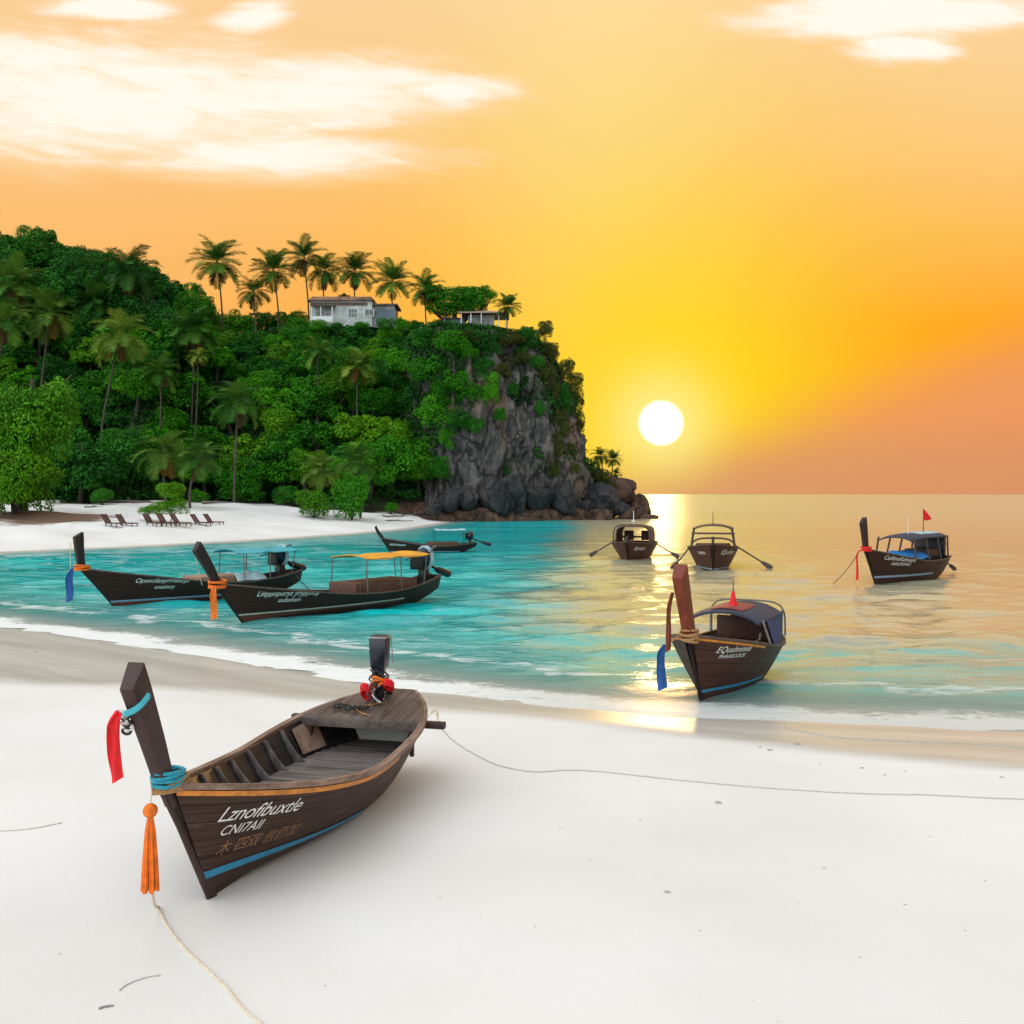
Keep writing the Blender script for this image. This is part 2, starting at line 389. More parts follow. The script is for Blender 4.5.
# rock
def rock_material(name, c0, c1, tan, tan_amt, scale=1.0, dirt=True):
    m, t = material(name)
    p = t.pos() if dirt else t.obj()
    vstreak = t.noise(t.scale(p, (0.55 * scale, 0.55 * scale, 0.10 * scale)), 1.0, 7, 0.68, 0.5)
    n = t.noise(p, 0.9 * scale, 8, 0.7)
    crack = t.vor(t.vm('ADD', t.scale(p, (0.34 * scale, 0.34 * scale, 0.15 * scale)),
                       t.vm('SCALE', p) if False else t.comb(t.m('MULTIPLY', n, 0.8), t.m('MULTIPLY', n, 0.5), 0.0)), 1.0, 'DISTANCE_TO_EDGE')
    c = t.mix(t.ss(vstreak, 0.33, 0.68), c0, c1)
    c = t.mix(t.m('MULTIPLY', t.ss(n, 0.48, 0.74), 0.5), c, tuple(min(1, x * 1.8) for x in c1[:3]) + (1,))
    tn = t.noise(t.scale(p, (0.12 * scale, 0.12 * scale, 0.05 * scale)), 1.0, 4, 0.6)
    c = t.mix(t.m('MULTIPLY', t.ss(tn, 0.54, 0.70), tan_amt), c, tan)
    ck = t.ss(crack, 0.05, 0.0)
    c = t.mix(t.m('MULTIPLY', ck, 0.6), c, (0.012, 0.012, 0.013, 1))
    h = t.m('ADD', t.m('MULTIPLY', vstreak, 0.8), t.m('SUBTRACT', t.m('MULTIPLY', n, 0.5), t.m('MULTIPLY', ck, 0.4)))
    setp(t, col=c, rough=0.85, spec=0.3, normal=t.bump(h, 0.9, 0.7 / scale))
    return m
M_CLIFF = rock_material('grey_limestone', (0.030, 0.029, 0.030, 1), (0.165, 0.150, 0.138, 1), (0.26, 0.165, 0.105, 1), 0.8)
M_BOULDER = rock_material('dark_boulder_rock', (0.020, 0.020, 0.022, 1), (0.052, 0.050, 0.050, 1), (0.10, 0.08, 0.066, 1), 0.45, 1.3)
M_LEDGE = rock_material('brown_ledge_rock', (0.055, 0.030, 0.020, 1), (0.135, 0.075, 0.050, 1), (0.22, 0.13, 0.085, 1), 0.6, 1.2)

# water
def water_material():
    m, t = material('turquoise_sea')
    p = t.pos()
    px_, py_, pz_ = t.xyz(p)
    s = t.attr('shore')                       # metres out from the nearer shore
    dist = t.vm('LENGTH', p)
    n1 = t.noise(t.scale(p, (0.30, 0.55, 1)), 1.0, 4, 0.55, 0.4)
    n2 = t.noise(t.scale(p, (0.9, 2.0, 1)), 1.0, 4, 0.6, 0.6)
    n3 = t.noise(t.scale(p, (3.5, 6.0, 1)), 1.0, 3, 0.6)
    shallow = t.mix(t.ss(s, 0.0, 3.5), (0.52, 0.60, 0.54, 1), (0.13, 0.44, 0.42, 1))
    deepc = t.mix(t.ss(t.noise(t.scale(p, (0.05, 0.14, 1)), 1.0, 4), 0.36, 0.66), (0.0, 0.37, 0.385, 1), (0.001, 0.52, 0.51, 1))
    c = t.mix(t.ss(t.m('ADD', s, t.m('MULTIPLY', t.m('SUBTRACT', n1, 0.5), 7.0)), 2.0, 10.0), shallow, deepc)
    # the sky's golden reflection, painted into the water's own colour on the right
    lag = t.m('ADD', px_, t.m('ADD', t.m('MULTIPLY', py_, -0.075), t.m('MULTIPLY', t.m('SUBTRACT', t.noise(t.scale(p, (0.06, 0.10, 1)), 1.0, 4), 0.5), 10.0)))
    sky_gold = t.m('MULTIPLY', t.ss(lag, -4.0, 1.5), t.ss(s, 2.0, 13.0))
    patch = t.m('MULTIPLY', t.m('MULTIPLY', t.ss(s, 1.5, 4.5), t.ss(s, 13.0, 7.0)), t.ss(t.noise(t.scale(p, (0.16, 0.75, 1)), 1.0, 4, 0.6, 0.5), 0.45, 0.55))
    sky_gold = t.m('MULTIPLY', sky_gold, t.m('SUBTRACT', 1.0, t.m('MULTIPLY', patch, 0.9)))
    c = t.mix(t.m('MULTIPLY', sky_gold, 0.90), c, (0.46, 0.375, 0.235, 1))
    # foam: the swash edge and broken lines a little way out
    fn = t.noise(t.scale(p, (0.8, 2.6, 1)), 1.0, 6, 0.68, 0.9)
    fn2 = t.noise(t.scale(p, (0.22, 1.1, 1)), 1.0, 5, 0.62, 0.7)
    edge = t.m('SUBTRACT', s, t.m('MULTIPLY', t.m('SUBTRACT', n1, 0.5), 2.6))
    lace = t.noise(t.scale(p, (3.2, 7.0, 1)), 1.0, 5, 0.7, 1.2)
    f1 = t.m('MULTIPLY', t.ss(edge, -0.12, 0.04), t.ss(t.m('ADD', edge, t.m('MULTIPLY', t.m('SUBTRACT', lace, 0.5), 2.2)), 1.7, 1.0))
    f1 = t.m('MULTIPLY', f1, t.ss(t.m('ADD', fn, t.m('MULTIPLY', t.m('SUBTRACT', lace, 0.5), 0.5)), 0.22, 0.40, 0.45, 1.0))
    e2 = t.m('SUBTRACT', t.m('SUBTRACT', s, 3.4), t.m('MULTIPLY', t.m('SUBTRACT', n1, 0.5), 3.6))
    f4 = t.m('MULTIPLY', t.ss(e2, -0.2, 0.0), t.ss(t.m('ADD', e2, t.m('MULTIPLY', t.m('SUBTRACT', lace, 0.5), 1.4)), 0.75, 0.3))
    f1 = t.m('MAXIMUM', f1, t.m('MULTIPLY', t.m('MULTIPLY', f4, t.ss(fn, 0.42, 0.56)), 0.75))
    f2 = t.m('MULTIPLY', t.ss(s, 1.0, 2.5), t.ss(s, 12.0, 5.0))
    f2 = t.m('MULTIPLY', f2, t.ss(t.m('ADD', fn2, t.m('MULTIPLY', t.m('SUBTRACT', fn, 0.5), 0.5)), 0.60, 0.72))
    f3 = t.m('MULTIPLY', t.ss(s, 6.0, 10.0), t.ss(t.m('ADD', fn2, t.m('MULTIPLY', t.m('SUBTRACT', fn, 0.5), 0.6)), 0.74, 0.82))
    leftness = t.ss(px_, 3.0, -3.0, 0.75, 1.0)
    foam = t.m('MAXIMUM', t.m('MULTIPLY', f1, leftness), t.m('MULTIPLY', t.m('MULTIPLY', f2, 0.55), leftness))
    foam = t.m('MAXIMUM', foam, t.m('MULTIPLY', f3, 0.16))
    foam = t.m('MULTIPLY', foam, t.ss(dist, 75.0, 45.0))
    c = t.mix(foam, c, (0.82, 0.83, 0.81, 1))
    n0 = t.noise(t.scale(p, (0.06, 0.13, 1)), 1.0, 4, 0.6, 0.5)
    h = t.m('ADD', t.m('ADD', t.m('MULTIPLY', n0, t.ss(dist, 40.0, 120.0, 0.3, 1.1)), t.m('MULTIPLY', n1, 0.62)), t.m('ADD', t.m('MULTIPLY', n2, 0.33), t.m('MULTIPLY', n3, 0.085)))
    rough = t.m('MAXIMUM', t.ss(dist, 25.0, 200.0, 0.06, 0.24), t.m('MAXIMUM', t.m('MULTIPLY', foam, 0.7), t.ss(s, 5.0, 0.5, 0.0, 0.45)))
    shal = t.ss(s, 0.3, 6.0, 0.35, 1.0)
    b = t.new('ShaderNodeBump'); t.put(b.inputs['Height'], t.m('MULTIPLY', h, shal)); b.inputs['Strength'].default_value = 0.7; b.inputs['Distance'].default_value = 0.26
    al = t.m('MAXIMUM', t.ss(s, -0.2, 4.5, 0.10, 1.0), foam)
    al = t.m('MULTIPLY', al, t.ss(s, -0.6, 0.1))
    setp(t, col=c, rough=rough, ior=t.m('ADD', 1.26, t.m('MULTIPLY', sky_gold, 2.2)), normal=b.outputs[0], alpha=t.m('MAXIMUM', al, t.ss(s, 4.0, 5.0)))
    return m
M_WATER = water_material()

# ------------------------------------------------------------------ mesh helpers
def link(name, me, mat=None, parent=None):
    o = bpy.data.objects.new(name, me)
    COL.objects.link(o)
    if mat is not None and len(me.materials) == 0: me.materials.append(mat)
    if parent is not None: o.parent = parent
    return o
def tag(o, label=None, cat=None, group=None, kind=None):
    if label: o['label'] = label
    if cat: o['category'] = cat
    if group: o['group'] = group
    if kind: o['kind'] = kind
    return o
def empty(name, loc, rz=0.0, label=None, cat=None, group=None):
    o = bpy.data.objects.new(name, None); COL.objects.link(o)
    o.empty_display_size = 0.3
    o.location = loc; o.rotation_euler = (0, 0, rz)
    return tag(o, label, cat, group)
def np_mesh(name, V, Fq, attrs=None, smooth=False):
    """mesh from numpy verts (N,3) and faces (M,k)"""
    V = np.asarray(V, dtype=np.float32); Fq = np.asarray(Fq, dtype=np.int32)
    me = bpy.data.meshes.new(name)
    me.vertices.add(len(V)); me.vertices.foreach_set('co', V.ravel())
    k = Fq.shape[1]
    me.loops.add(Fq.size); me.loops.foreach_set('vertex_index', Fq.ravel())
    me.polygons.add(len(Fq))
    me.polygons.foreach_set('loop_start', np.arange(0, Fq.size, k, dtype=np.int32))
    me.polygons.foreach_set('loop_total', np.full(len(Fq), k, dtype=np.int32))
    if smooth: me.polygons.foreach_set('use_smooth', np.ones(len(Fq), dtype=bool))
    me.update(calc_edges=True)
    me.validate()
    for an, av in (attrs or {}).items():
        a = me.attributes.new(an, 'FLOAT', 'POINT')
        a.data.foreach_set('value', np.asarray(av, dtype=np.float32))
    return me
def grid_faces(nu, nv, wrap=False):
    i = np.arange(nu - 1)[:, None]; j = np.arange(nv if wrap else nv - 1)[None, :]
    j2 = (j + 1) % nv
    return np.stack([i * nv + j, (i + 1) * nv + j, (i + 1) * nv + j2, i * nv + j2], -1).reshape(-1, 4)

class MB:
    def __init__(self): self.v = []; self.f = []; self.at = {}
    def add(self, vs, fs):
        b = len(self.v); self.v += [tuple(x) for x in vs]; self.f += [tuple(b + i for i in q) for q in fs]; return b
    def box(self, c, s, rot=None, taper=1.0):
        hx, hy, hz = s[0] / 2, s[1] / 2, s[2] / 2
        vs = []
        for z in (-1, 1):
            k = taper if z > 0 else 1.0
            for x, y in ((-1, -1), (1, -1), (1, 1), (-1, 1)):
                p = Vector((x * hx * k, y * hy * k, z * hz))
                if rot is not None: p = rot @ p
                vs.append(p + Vector(c))
        self.add(vs, [(3, 2, 1, 0), (4, 5, 6, 7), (0, 1, 5, 4), (1, 2, 6, 5), (2, 3, 7, 6), (3, 0, 4, 7)])
        return self
    def loft(self, rings, cap=True, closed=True):
        n = len(rings[0]); b = len(self.v)
        for r in rings: self.v += [tuple(p) for p in r]
        for i in range(len(rings) - 1):
            for j in range(n if closed else n - 1):
                j2 = (j + 1) % n
                self.f.append((b + i * n + j, b + i * n + j2, b + (i + 1) * n + j2, b + (i + 1) * n + j))
        if cap and closed:
            self.f.append(tuple(b + j for j in range(n))[::-1])
            self.f.append(tuple(b + (len(rings) - 1) * n + j for j in range(n)))
        return self
    def tube(self, pts, rad, n=8, cap=True, closed=False):
        pts = [Vector(p) for p in pts]
        if not hasattr(rad, '__len__'): rad = [rad] * len(pts)
        rings = []; up = Vector((0.13, 0.21, 1)).normalized(); prev = None
        m = len(pts)
        for i, p in enumerate(pts):
            if closed: tg = pts[(i + 1) % m] - pts[(i - 1) % m]
            else: tg = pts[min(i + 1, m - 1)] - pts[max(i - 1, 0)]
            tg.normalize()
            if prev is None:
                a = tg.cross(up)
                if a.length < 0.05: a = tg.cross(Vector((1, 0, 0)))
            else:
                a = prev - tg * prev.dot(tg)
            a.normalize(); prev = a; bb = tg.cross(a)
            rings.append([p + (a * math.cos(2 * math.pi * k / n) + bb * math.sin(2 * math.pi * k / n)) * rad[i] for k in range(n)])
        if closed: rings.append(rings[0]); cap = False
        return self.loft(rings, cap)
    def build(self, name, mat, parent=None, smooth=True, bevel=0.0, angle=35):
        me = bpy.data.meshes.new(name)
        me.from_pydata(self.v, [], self.f)
        bm = bmesh.new(); bm.from_mesh(me)
        bmesh.ops.remove_doubles(bm, verts=bm.verts, dist=1e-5)
        bmesh.ops.recalc_face_normals(bm, faces=bm.faces)
        if bevel:
            es = [e for e in bm.edges if len(e.link_faces) == 2 and e.calc_face_angle(0) > R(30)]
            bmesh.ops.bevel(bm, geom=es, offset=bevel, segments=2, profile=0.6, affect='EDGES', clamp_overlap=True)
        for f in bm.faces: f.smooth = smooth
        if smooth:
            for e in bm.edges:
                if len(e.link_faces) == 2 and e.calc_face_angle(0) > R(angle): e.smooth = False
        bm.to_mesh(me); bm.free()
        return link(name, me, mat, parent)

def smooth01(x):
    x = np.clip(x, 0, 1); return x * x * (3 - 2 * x)
def catmull(pts, n):
    P = [Vector(p) for p in pts]; P = [2 * P[0] - P[1]] + P + [2 * P[-1] - P[-2]]
    out = []
    for i in range(1, len(P) - 2):
        for k in range(n):
            t = k / n; a, b, c_, d = P[i - 1], P[i], P[i + 1], P[i + 2]
            out.append(0.5 * ((2 * b) + (c_ - a) * t + (2 * a - 5 * b + 4 * c_ - d) * t * t + (3 * b - 3 * c_ + d - a) * t ** 3))
    out.append(P[-2]); return out

# ------------------------------------------------------------------ lie of the land
SHX = np.array([-200, -60, -30, -15.6, -11.5, -7.7, -5, -2.3, 0.9, 4.7, 8.7, 14, 30, 90, 300])
SHY = np.array([150, 66, 39, 29.6, 27.0, 24.2, 22.0, 20.1, 18.3, 17.2, 16.5, 15.8, 14.0, 8, -10])
WTX = np.array([-200, -60, -20, -9.9, -6, -1.46, 1.47, 3.8, 6.9, 15, 60, 300])
WTY = np.array([140, 50, 22, 19.4, 18.9, 17.5, 16.4, 14.7, 13.4, 12.0, 6, -20])
def smooth_interp(x, X, Y, w=1.2):
    return sum(np.interp(x + o, X, Y) * k for o, k in ((-w, .2), (-w / 2, .2), (0, .2), (w / 2, .2), (w, .2)))
def near_s(x, y):
    """metres inland from the near shore (negative = in the water)"""
    ys = smooth_interp(x, SHX, SHY)
    sl_ = (smooth_interp(x + 0.5, SHX, SHY) - smooth_interp(x - 0.5, SHX, SHY))
    return (ys - y) / np.sqrt(1 + sl_ ** 2)
def near_z(x, y):
    s = near_s(x, y)
    return np.where(s > 0, 0.42 * (1 - np.exp(-np.maximum(s, 0) / 9.0)), -2.6 * (1 - np.exp(np.minimum(s, 0) / 40.0)))
FSX = np.array([-300, -120, -60, -44, -34.7, -30, -22.3, -16.5, -12.4, -10.6, -9.0, -6.0, 0, 300])
FSY = np.array([30, 34, 50, 59, 66.6, 71.5, 83.7, 96, 110, 124, 140, 165, 200, 900])
def far_s(x, y):
    yf = smooth_interp(x, FSX, FSY, 0.8)
    sl_ = (smooth_interp(x + 0.5, FSX, FSY, .8) - smooth_interp(x - 0.5, FSX, FSY, .8))
    return (y - yf) / np.sqrt(1 + sl_ ** 2)
def far_z(x, y):
    s = far_s(x, y)
    return np.where(s > 0, 3.75 * (1 - np.exp(-np.maximum(s, 0) * 0.092 / 3.75 * 1.0)) , -2.6 * (1 - np.exp(np.minimum(s, 0) / 40.0)))
def hit(px, py, zf, d0=4.0, d1=400.0, n=4000):
    d = np.geomspace(d0, d1, n)
    x = (px - 512) / F * d; z = CAM_H - (py - HOR) / F * d
    g = zf(x, d)
    k = np.argmax(z <= g)
    if not (z <= g).any(): k = n - 1
    return float(x[k]), float(d[k]), float(g[k])
def P3(px, py, d):
    return Vector(((px - 512) / F * d, d, CAM_H - (py - HOR) / F * d))

tl = [hit(px, py, far_z) for px, py in ((40, 506), (80, 501), (140, 501.5), (200, 501.5), (250, 502), (290, 505), (330, 509), (370, 512), (405, 514), (425, 516))]
TX = np.array([-300, -110] + [q[0] for q in tl] + [-9.0, 20]); TY = np.array([tl[0][1] - 30, tl[0][1] - 5] + [q[1] for q in tl] + [150, 190])
_o = np.argsort(TX); TX, TY = TX[_o], TY[_o]
RX = np.array([-200, -110, -90, -75, -62, -56, -50, -36, -18, -5, 4, 10, 14, 18])
RZ = np.array([44, 42, 40, 38, 34.5, 32, 31.5, 32.8, 32.6, 31.8, 28, 20, 6, -6])
def hill_z(x, y):
    yt = smooth_interp(x, TX, TY, 2.0)
    rz = np.interp(x, RX, RZ)
    L = np.maximum(172 - yt, 26.0)
    t = (y - yt) / L
    up = 2.2 + (rz - 2.2) * (0.30 * np.clip(t, 0, 1) + 0.70 * smooth01(t))
    up = up - np.maximum(y - 190, 0) * 0.22
    return np.where(t < 0, -12 + 0 * up, up)
def land_z(x, y):
    return np.maximum(np.maximum(near_z(x, y), far_z(x, y)), hill_z(x, y))
def zat(f, x, y): return float(f(np.array([float(x)]), np.array([float(y)]))[0])

# near beach
nx, ny = 420, 330
gx = np.linspace(-34, 34, nx); gy = np.linspace(-8, 46, ny)
X, Y = np.meshgrid(gx, gy, indexing='ij')
Z = near_z(X, Y)
rng = np.random.default_rng(5)
und = np.zeros_like(X)
for k in range(26):
    th = rng.uniform(0, math.pi); wl = rng.uniform(1.0, 7.0); ph = rng.uniform(0, 6.28)
    und += 0.0011 * wl * np.sin((X * math.cos(th) + Y * math.sin(th)) * 2 * math.pi / wl + ph)
S = near_s(X, Y)
Z = Z + und * np.clip((S + 2) / 6, 0.25, 1.0)
wy = smooth_interp(X, WTX, WTY, 1.5)
wet = np.clip((Y - wy) / 1.1, -1, 1.6)
me = np_mesh('near_beach', np.stack([X, Y, Z], -1).reshape(-1, 3), grid_faces(nx, ny)[:, ::-1], {'wet': wet.ravel(), 'shore': S.ravel()}, True)
tag(link('beach_sand', me, M_SAND), kind='structure')
def sand_at(x, y):
    i = np.clip(np.interp(x, gx, np.arange(nx)), 0, nx - 1.001); j = np.clip(np.interp(y, gy, np.arange(ny)), 0, ny - 1.001)
    i0, j0 = int(i), int(j); fi, fj = i - i0, j - j0
    return float(Z[i0, j0] * (1 - fi) * (1 - fj) + Z[i0 + 1, j0] * fi * (1 - fj) + Z[i0, j0 + 1] * (1 - fi) * fj + Z[i0 + 1, j0 + 1] * fi * fj)
# sea bed under everything
V = [(-9000, -200, -3.0), (9000, -200, -3.0), (9000, 16000, -3.0), (-9000, 16000, -3.0)]
tag(link('seabed', np_mesh('seabed', V, [[0, 1, 2, 3]]), simple('seabed_sand', (0.3, 0.34, 0.3), 0.9, 0.1, 0.2, 0.0)), kind='structure')

# far beach
fx, fy = np.linspace(-150, 4, 260), np.linspace(36, 172, 240)
X2, Y2 = np.meshgrid(fx, fy, indexing='ij')
Z2 = far_z(X2, Y2)
S2 = far_s(X2, Y2)
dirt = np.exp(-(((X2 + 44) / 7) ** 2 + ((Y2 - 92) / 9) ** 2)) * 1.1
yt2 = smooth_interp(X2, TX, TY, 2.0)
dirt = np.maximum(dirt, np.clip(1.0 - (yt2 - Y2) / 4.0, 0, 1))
wet2 = np.clip(1.2 - S2 / 1.1, 0, 1)
u2 = np.zeros_like(X2)
for k in range(20):
    th = rng.uniform(0, math.pi); wl = rng.uniform(2.5, 12.0); ph = rng.uniform(0, 6.28)
    u2 += 0.004 * wl * np.sin((X2 * math.cos(th) + Y2 * math.sin(th)) * 2 * math.pi / wl + ph)
Z2 = Z2 + u2 * np.clip(S2 / 8, 0, 1)
me = np_mesh('far_beach', np.stack([X2, Y2, Z2], -1).reshape(-1, 3), grid_faces(260, 240)[:, ::-1], {'dirt': dirt.ravel(), 'wet': wet2.ravel()}, True)
tag(link('far_beach_sand', me, M_SAND_FAR), kind='structure')

# hill
hx, hy = np.linspace(-150, 16, 250), np.linspace(70, 250, 220)
X3, Y3 = np.meshgrid(hx, hy, indexing='ij')
Z3 = hill_z(X3, Y3)
u3 = np.zeros_like(X3)
for k in range(24):
    th = rng.uniform(0, math.pi); wl = rng.uniform(5, 30.0); ph = rng.uniform(0, 6.28)
    u3 += 0.010 * wl * np.sin((X3 * math.cos(th) + Y3 * math.sin(th)) * 2 * math.pi / wl + ph)
Z3 = np.where(Z3 > 0, Z3 + u3 * np.clip((Z3 - 2) / 6, 0, 1), Z3)
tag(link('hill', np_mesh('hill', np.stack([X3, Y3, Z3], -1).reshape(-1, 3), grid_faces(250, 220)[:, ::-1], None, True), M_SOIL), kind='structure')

# ------------------------------------------------------------------ sea
na, nr = 760, 460
aa = np.concatenate([[-3.2, -1.9, -1.2], np.linspace(-0.78, 0.78, na - 6), [1.2, 1.9, 3.2]])
rows = np.concatenate([np.linspace(800, 500, 430), 494 + 6 * np.geomspace(0.93, 0.028, 30)])
dd = CAM_H * F / (rows - HOR)
dd[-1] = 15000
Aw, Dw = np.meshgrid(aa, dd, indexing='ij')
Xw, Yw = Aw * Dw, Dw
Sn = -near_s(Xw, Yw)
Sf = np.where(Xw < 6, -far_s(Xw, Yw), 60.0)
Sh = np.where(Dw < 300, np.minimum(Sn, np.maximum(Sf, -1) * 1.4 + 1.0), 60)
Zw = np.zeros_like(Xw)
for k in range(34):
    th = rng.normal(1.95, 0.45); wl = rng.uniform(0.55, 1.0) * 10 ** rng.uniform(0, 0.85); ph = rng.uniform(0, 6.28)
    cell = np.maximum(Dw ** 2 / (CAM_H * F) * 0.75, Dw * 0.0021)
    fade = np.clip(wl / (cell * 3.0) - 0.7, 0, 1)
    Zw += 0.0062 * wl ** 0.9 * fade * np.sin((Xw * math.cos(th) + Yw * math.sin(th)) * 2 * math.pi / wl + ph)
Zw *= np.clip(np.minimum(Sn, 14) / 9.0, 0.06, 1.0)
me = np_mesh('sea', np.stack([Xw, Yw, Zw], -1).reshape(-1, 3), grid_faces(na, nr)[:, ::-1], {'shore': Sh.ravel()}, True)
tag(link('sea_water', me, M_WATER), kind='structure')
# ------------------------------------------------------------------ boats
def lettering(text, size, shear=0.28, space=1.0):
    cu = bpy.data.curves.new('t', 'FONT'); cu.body = text; cu.size = size; cu.shear = shear; cu.resolution_u = 3
    cu.space_character = space
    o = bpy.data.objects.new('t', cu); COL.objects.link(o)
    bpy.context.view_layer.update()
    dg = bpy.context.evaluated_depsgraph_get()
    ev = o.evaluated_get(dg); me = ev.to_mesh()
    vs = [tuple(v.co) for v in me.vertices]; fs = [tuple(p.vertices) for p in me.polygons]
    ev.to_mesh_clear(); bpy.data.objects.remove(o); bpy.data.curves.remove(cu)
    return vs, fs

class Boat:
    def __init__(self, name, label, loc, fwd, group=None, **k):
        d = dict(L=7.0, B=2.0, hb=1.25, hm=0.6, hs=0.8, draft=0.3, rake=0.7, prow=(1.15, 2.5), hull=M_HULL, stem=M_STEM,
                 rail=M_RAIL, stern_w=0.3, keel_rise=0.35, bowp=2.6, post_w=0.20, taper0=0.62, mid=0.5, post_t=(0.24, 0.34), stern_pow=2.0, floor=0.25, railw=0.09, bfull=0.5, cut=0.4, sp=1.9, spa=1.8)
        d.update(k); self.__dict__.update(d)
        rz = math.atan2(fwd[1], fwd[0])
        self.root = empty(name, loc, rz, label, 'boat', group)
        self.mw = Matrix.Translation(Vector(loc)) @ Matrix.Rotation(rz, 4, 'Z')
        self.build_hull()
    def W(self, p): return self.mw @ Vector(p)
    # shape functions
    def zs(self, u):
        a = max(0.0, 1 - u / self.mid); b = max(0.0, (u - self.mid) / (1 - self.mid))
        return self.hm + (self.hb - self.hm) * a ** self.sp + (self.hs - self.hm) * b ** self.spa
    def zk(self, u):
        t = min(1, max(0.0, (u - 0.6) / 0.4)); return -self.draft + (self.draft + self.keel_rise) * t ** 2.0 if self.keel_rise > -self.draft else -self.draft
    def bs(self, u):
        t = min(1.0, u / self.bfull); b = 1 - (1 - t) ** self.bowp
        b = 0.09 + 0.91 * b
        if u > self.taper0: b *= 1 - (1 - self.stern_w) * ((u - self.taper0) / (1 - self.taper0)) ** self.stern_pow
        return self.B / 2 * b
    def bf(self, u): return 0.06 + 0.42 * min(1.0, u / 0.5) ** 0.9
    def rk(self, z, u):
        f = max(0.0, 1 - u / 0.30) ** 1.3
        return self.rake * (max(z, -self.draft) / self.hb) * f
    def pt(self, u, v, side, off=0.0):
        zk, zs, bs, bf = self.zk(u), self.zs(u), self.bs(u), self.bf(u)
        if v < 0.15: y = bf * (v / 0.15); z = 0.07 * v / 0.15
        else:
            q = (v - 0.15) / 0.85; y = bf + (1 - bf) * q ** 0.80; z = 0.07 + 0.93 * q
        z = zk + (zs - zk) * z
        y = bs * y - off
        return Vector((-self.L * u + self.rk(z, u), side * max(y, 0.0), z))
    def v_at(self, u, z):
        lo, hi = 0.0, 1.0
        for _ in range(18):
            m_ = (lo + hi) / 2
            if self.pt(u, m_, 1).z < z: lo = m_
            else: hi = m_
        return (lo + hi) / 2
    def out(self, u, v, side, d):
        """point d metres proud of the planking"""
        e = 0.01
        a = self.pt(min(u + e, 1), v, side) - self.pt(max(u - e, 0), v, side)
        b = self.pt(u, min(v + e, 1), side) - self.pt(u, max(v - e, 0.151), side)
        n = a.cross(b).normalized()
        if n.y * side < 0: n = -n
        return self.pt(u, v, side) + n * d
    def u_of_x(self, x, v, side=1):
        lo, hi = 0.0, 1.0
        for _ in range(20):
            m_ = (lo + hi) / 2
            if self.pt(m_, v, side).x > x: lo = m_
            else: hi = m_
        return (lo + hi) / 2
    def build_hull(self):
        nu, nv = 44, 15
        us = [(i / (nu - 1)) ** 1.25 for i in range(nu)]
        vsl = [0, .08, .15, .2, .27, .35, .43, .51, .59, .67, .75, .83, .89, .95, 1.0]
        def shell(off, v0=0.0):
            V, hu, hv = [], [], []
            for u in us:
                for side in (1, -1):
                    for v in (vsl[::-1] if side == 1 else vsl[1:]):
                        p = self.pt(u, v, side, off if v > 0.01 else 0)
                        if v < 0.2: p.z += off
                        V.append(p); hu.append(self.L * u + side * 3); hv.append(v)
            return V, hu, hv
        V, hu, hv = shell(0.0)
        n = 2 * nv - 1
        me = np_mesh('hull', [tuple(p) for p in V], grid_faces(nu, n), {'hu': hu, 'hv': hv}, True)
        # close the stern
        bm = bmesh.new(); bm.from_mesh(me); bm.verts.ensure_lookup_table()
        ring = [bm.verts[(nu - 1) * n + j] for j in range(n)]
        f = bm.faces.new(ring); f.smooth = False
        bmesh.ops.recalc_face_normals(bm, faces=bm.faces)
        bm.to_mesh(me); bm.free()
        self.hull_o = link('hull', me, self.hull, self.root)
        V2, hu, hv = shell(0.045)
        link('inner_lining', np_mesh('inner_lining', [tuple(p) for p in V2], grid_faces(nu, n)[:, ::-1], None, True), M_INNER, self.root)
        # gunwale, each side
        for side in (1, -1):
            m = MB(); rings = []
            for u in us:
                p = self.pt(u, 1, side); wv = self.railw / 2
                yc = p.y - side * 0.02
                rings.append([(p.x, yc - wv, p.z - 0.025), (p.x, yc + wv, p.z - 0.025), (p.x, yc + wv, p.z + 0.03), (p.x, yc - wv, p.z + 0.03)])
            m.loft(rings).build('gunwale', self.rail, self.root, True, 0.006)
        # prow post: from below the foot up the raked stem
        w0 = self.post_w / 2
        px_, pz_ = self.prow
        t0, t1 = self.post_t
        prof = [(-self.draft * self.rake / self.hb, -self.draft, t0 * 0.8), (self.rake * 0.5, self.hb * 0.5, t0), (self.rake, self.hb, t0 * 1.05),
                ((self.rake * 0.55 + px_ * 0.45), self.hb + (pz_ - self.hb) * 0.45, (t0 + t1) / 2), (px_, pz_, t1)]
        if getattr(self, 'prof', None): prof = self.prof
        C_ = catmull([(a, 0, b) for a, b, c_ in prof], 6)
        ts = catmull([(c_, 0, 0) for a, b, c_ in prof], 6)
        rings, low = [], []
        for i, p in enumerate(C_):
            tgn = (C_[min(i + 1, len(C_) - 1)] - C_[max(i - 1, 0)]).normalized()
            aft = Vector((-tgn.z, 0, tgn.x)); t = ts[i].x
            k = i / (len(C_) - 1)
            below = p.z < self.hb - 0.02
            ww = w0 * (0.55 if below else 0.85 + 0.25 * k)
            f_ = p - aft * 0.05
            b_ = p + aft * (t - 0.05)
            if i == len(C_) - 1:                       # sloping cut at the top
                b_ = b_ + tgn * self.cut * t
            fw = 0.30 if below else 0.8
            ring = [f_ + Vector((0, ww * fw, 0)), b_ + Vector((0, ww, 0)), b_ - Vector((0, ww, 0)), f_ - Vector((0, ww * fw, 0))]
            if p.z < self.hb + 0.04: low.append(ring)
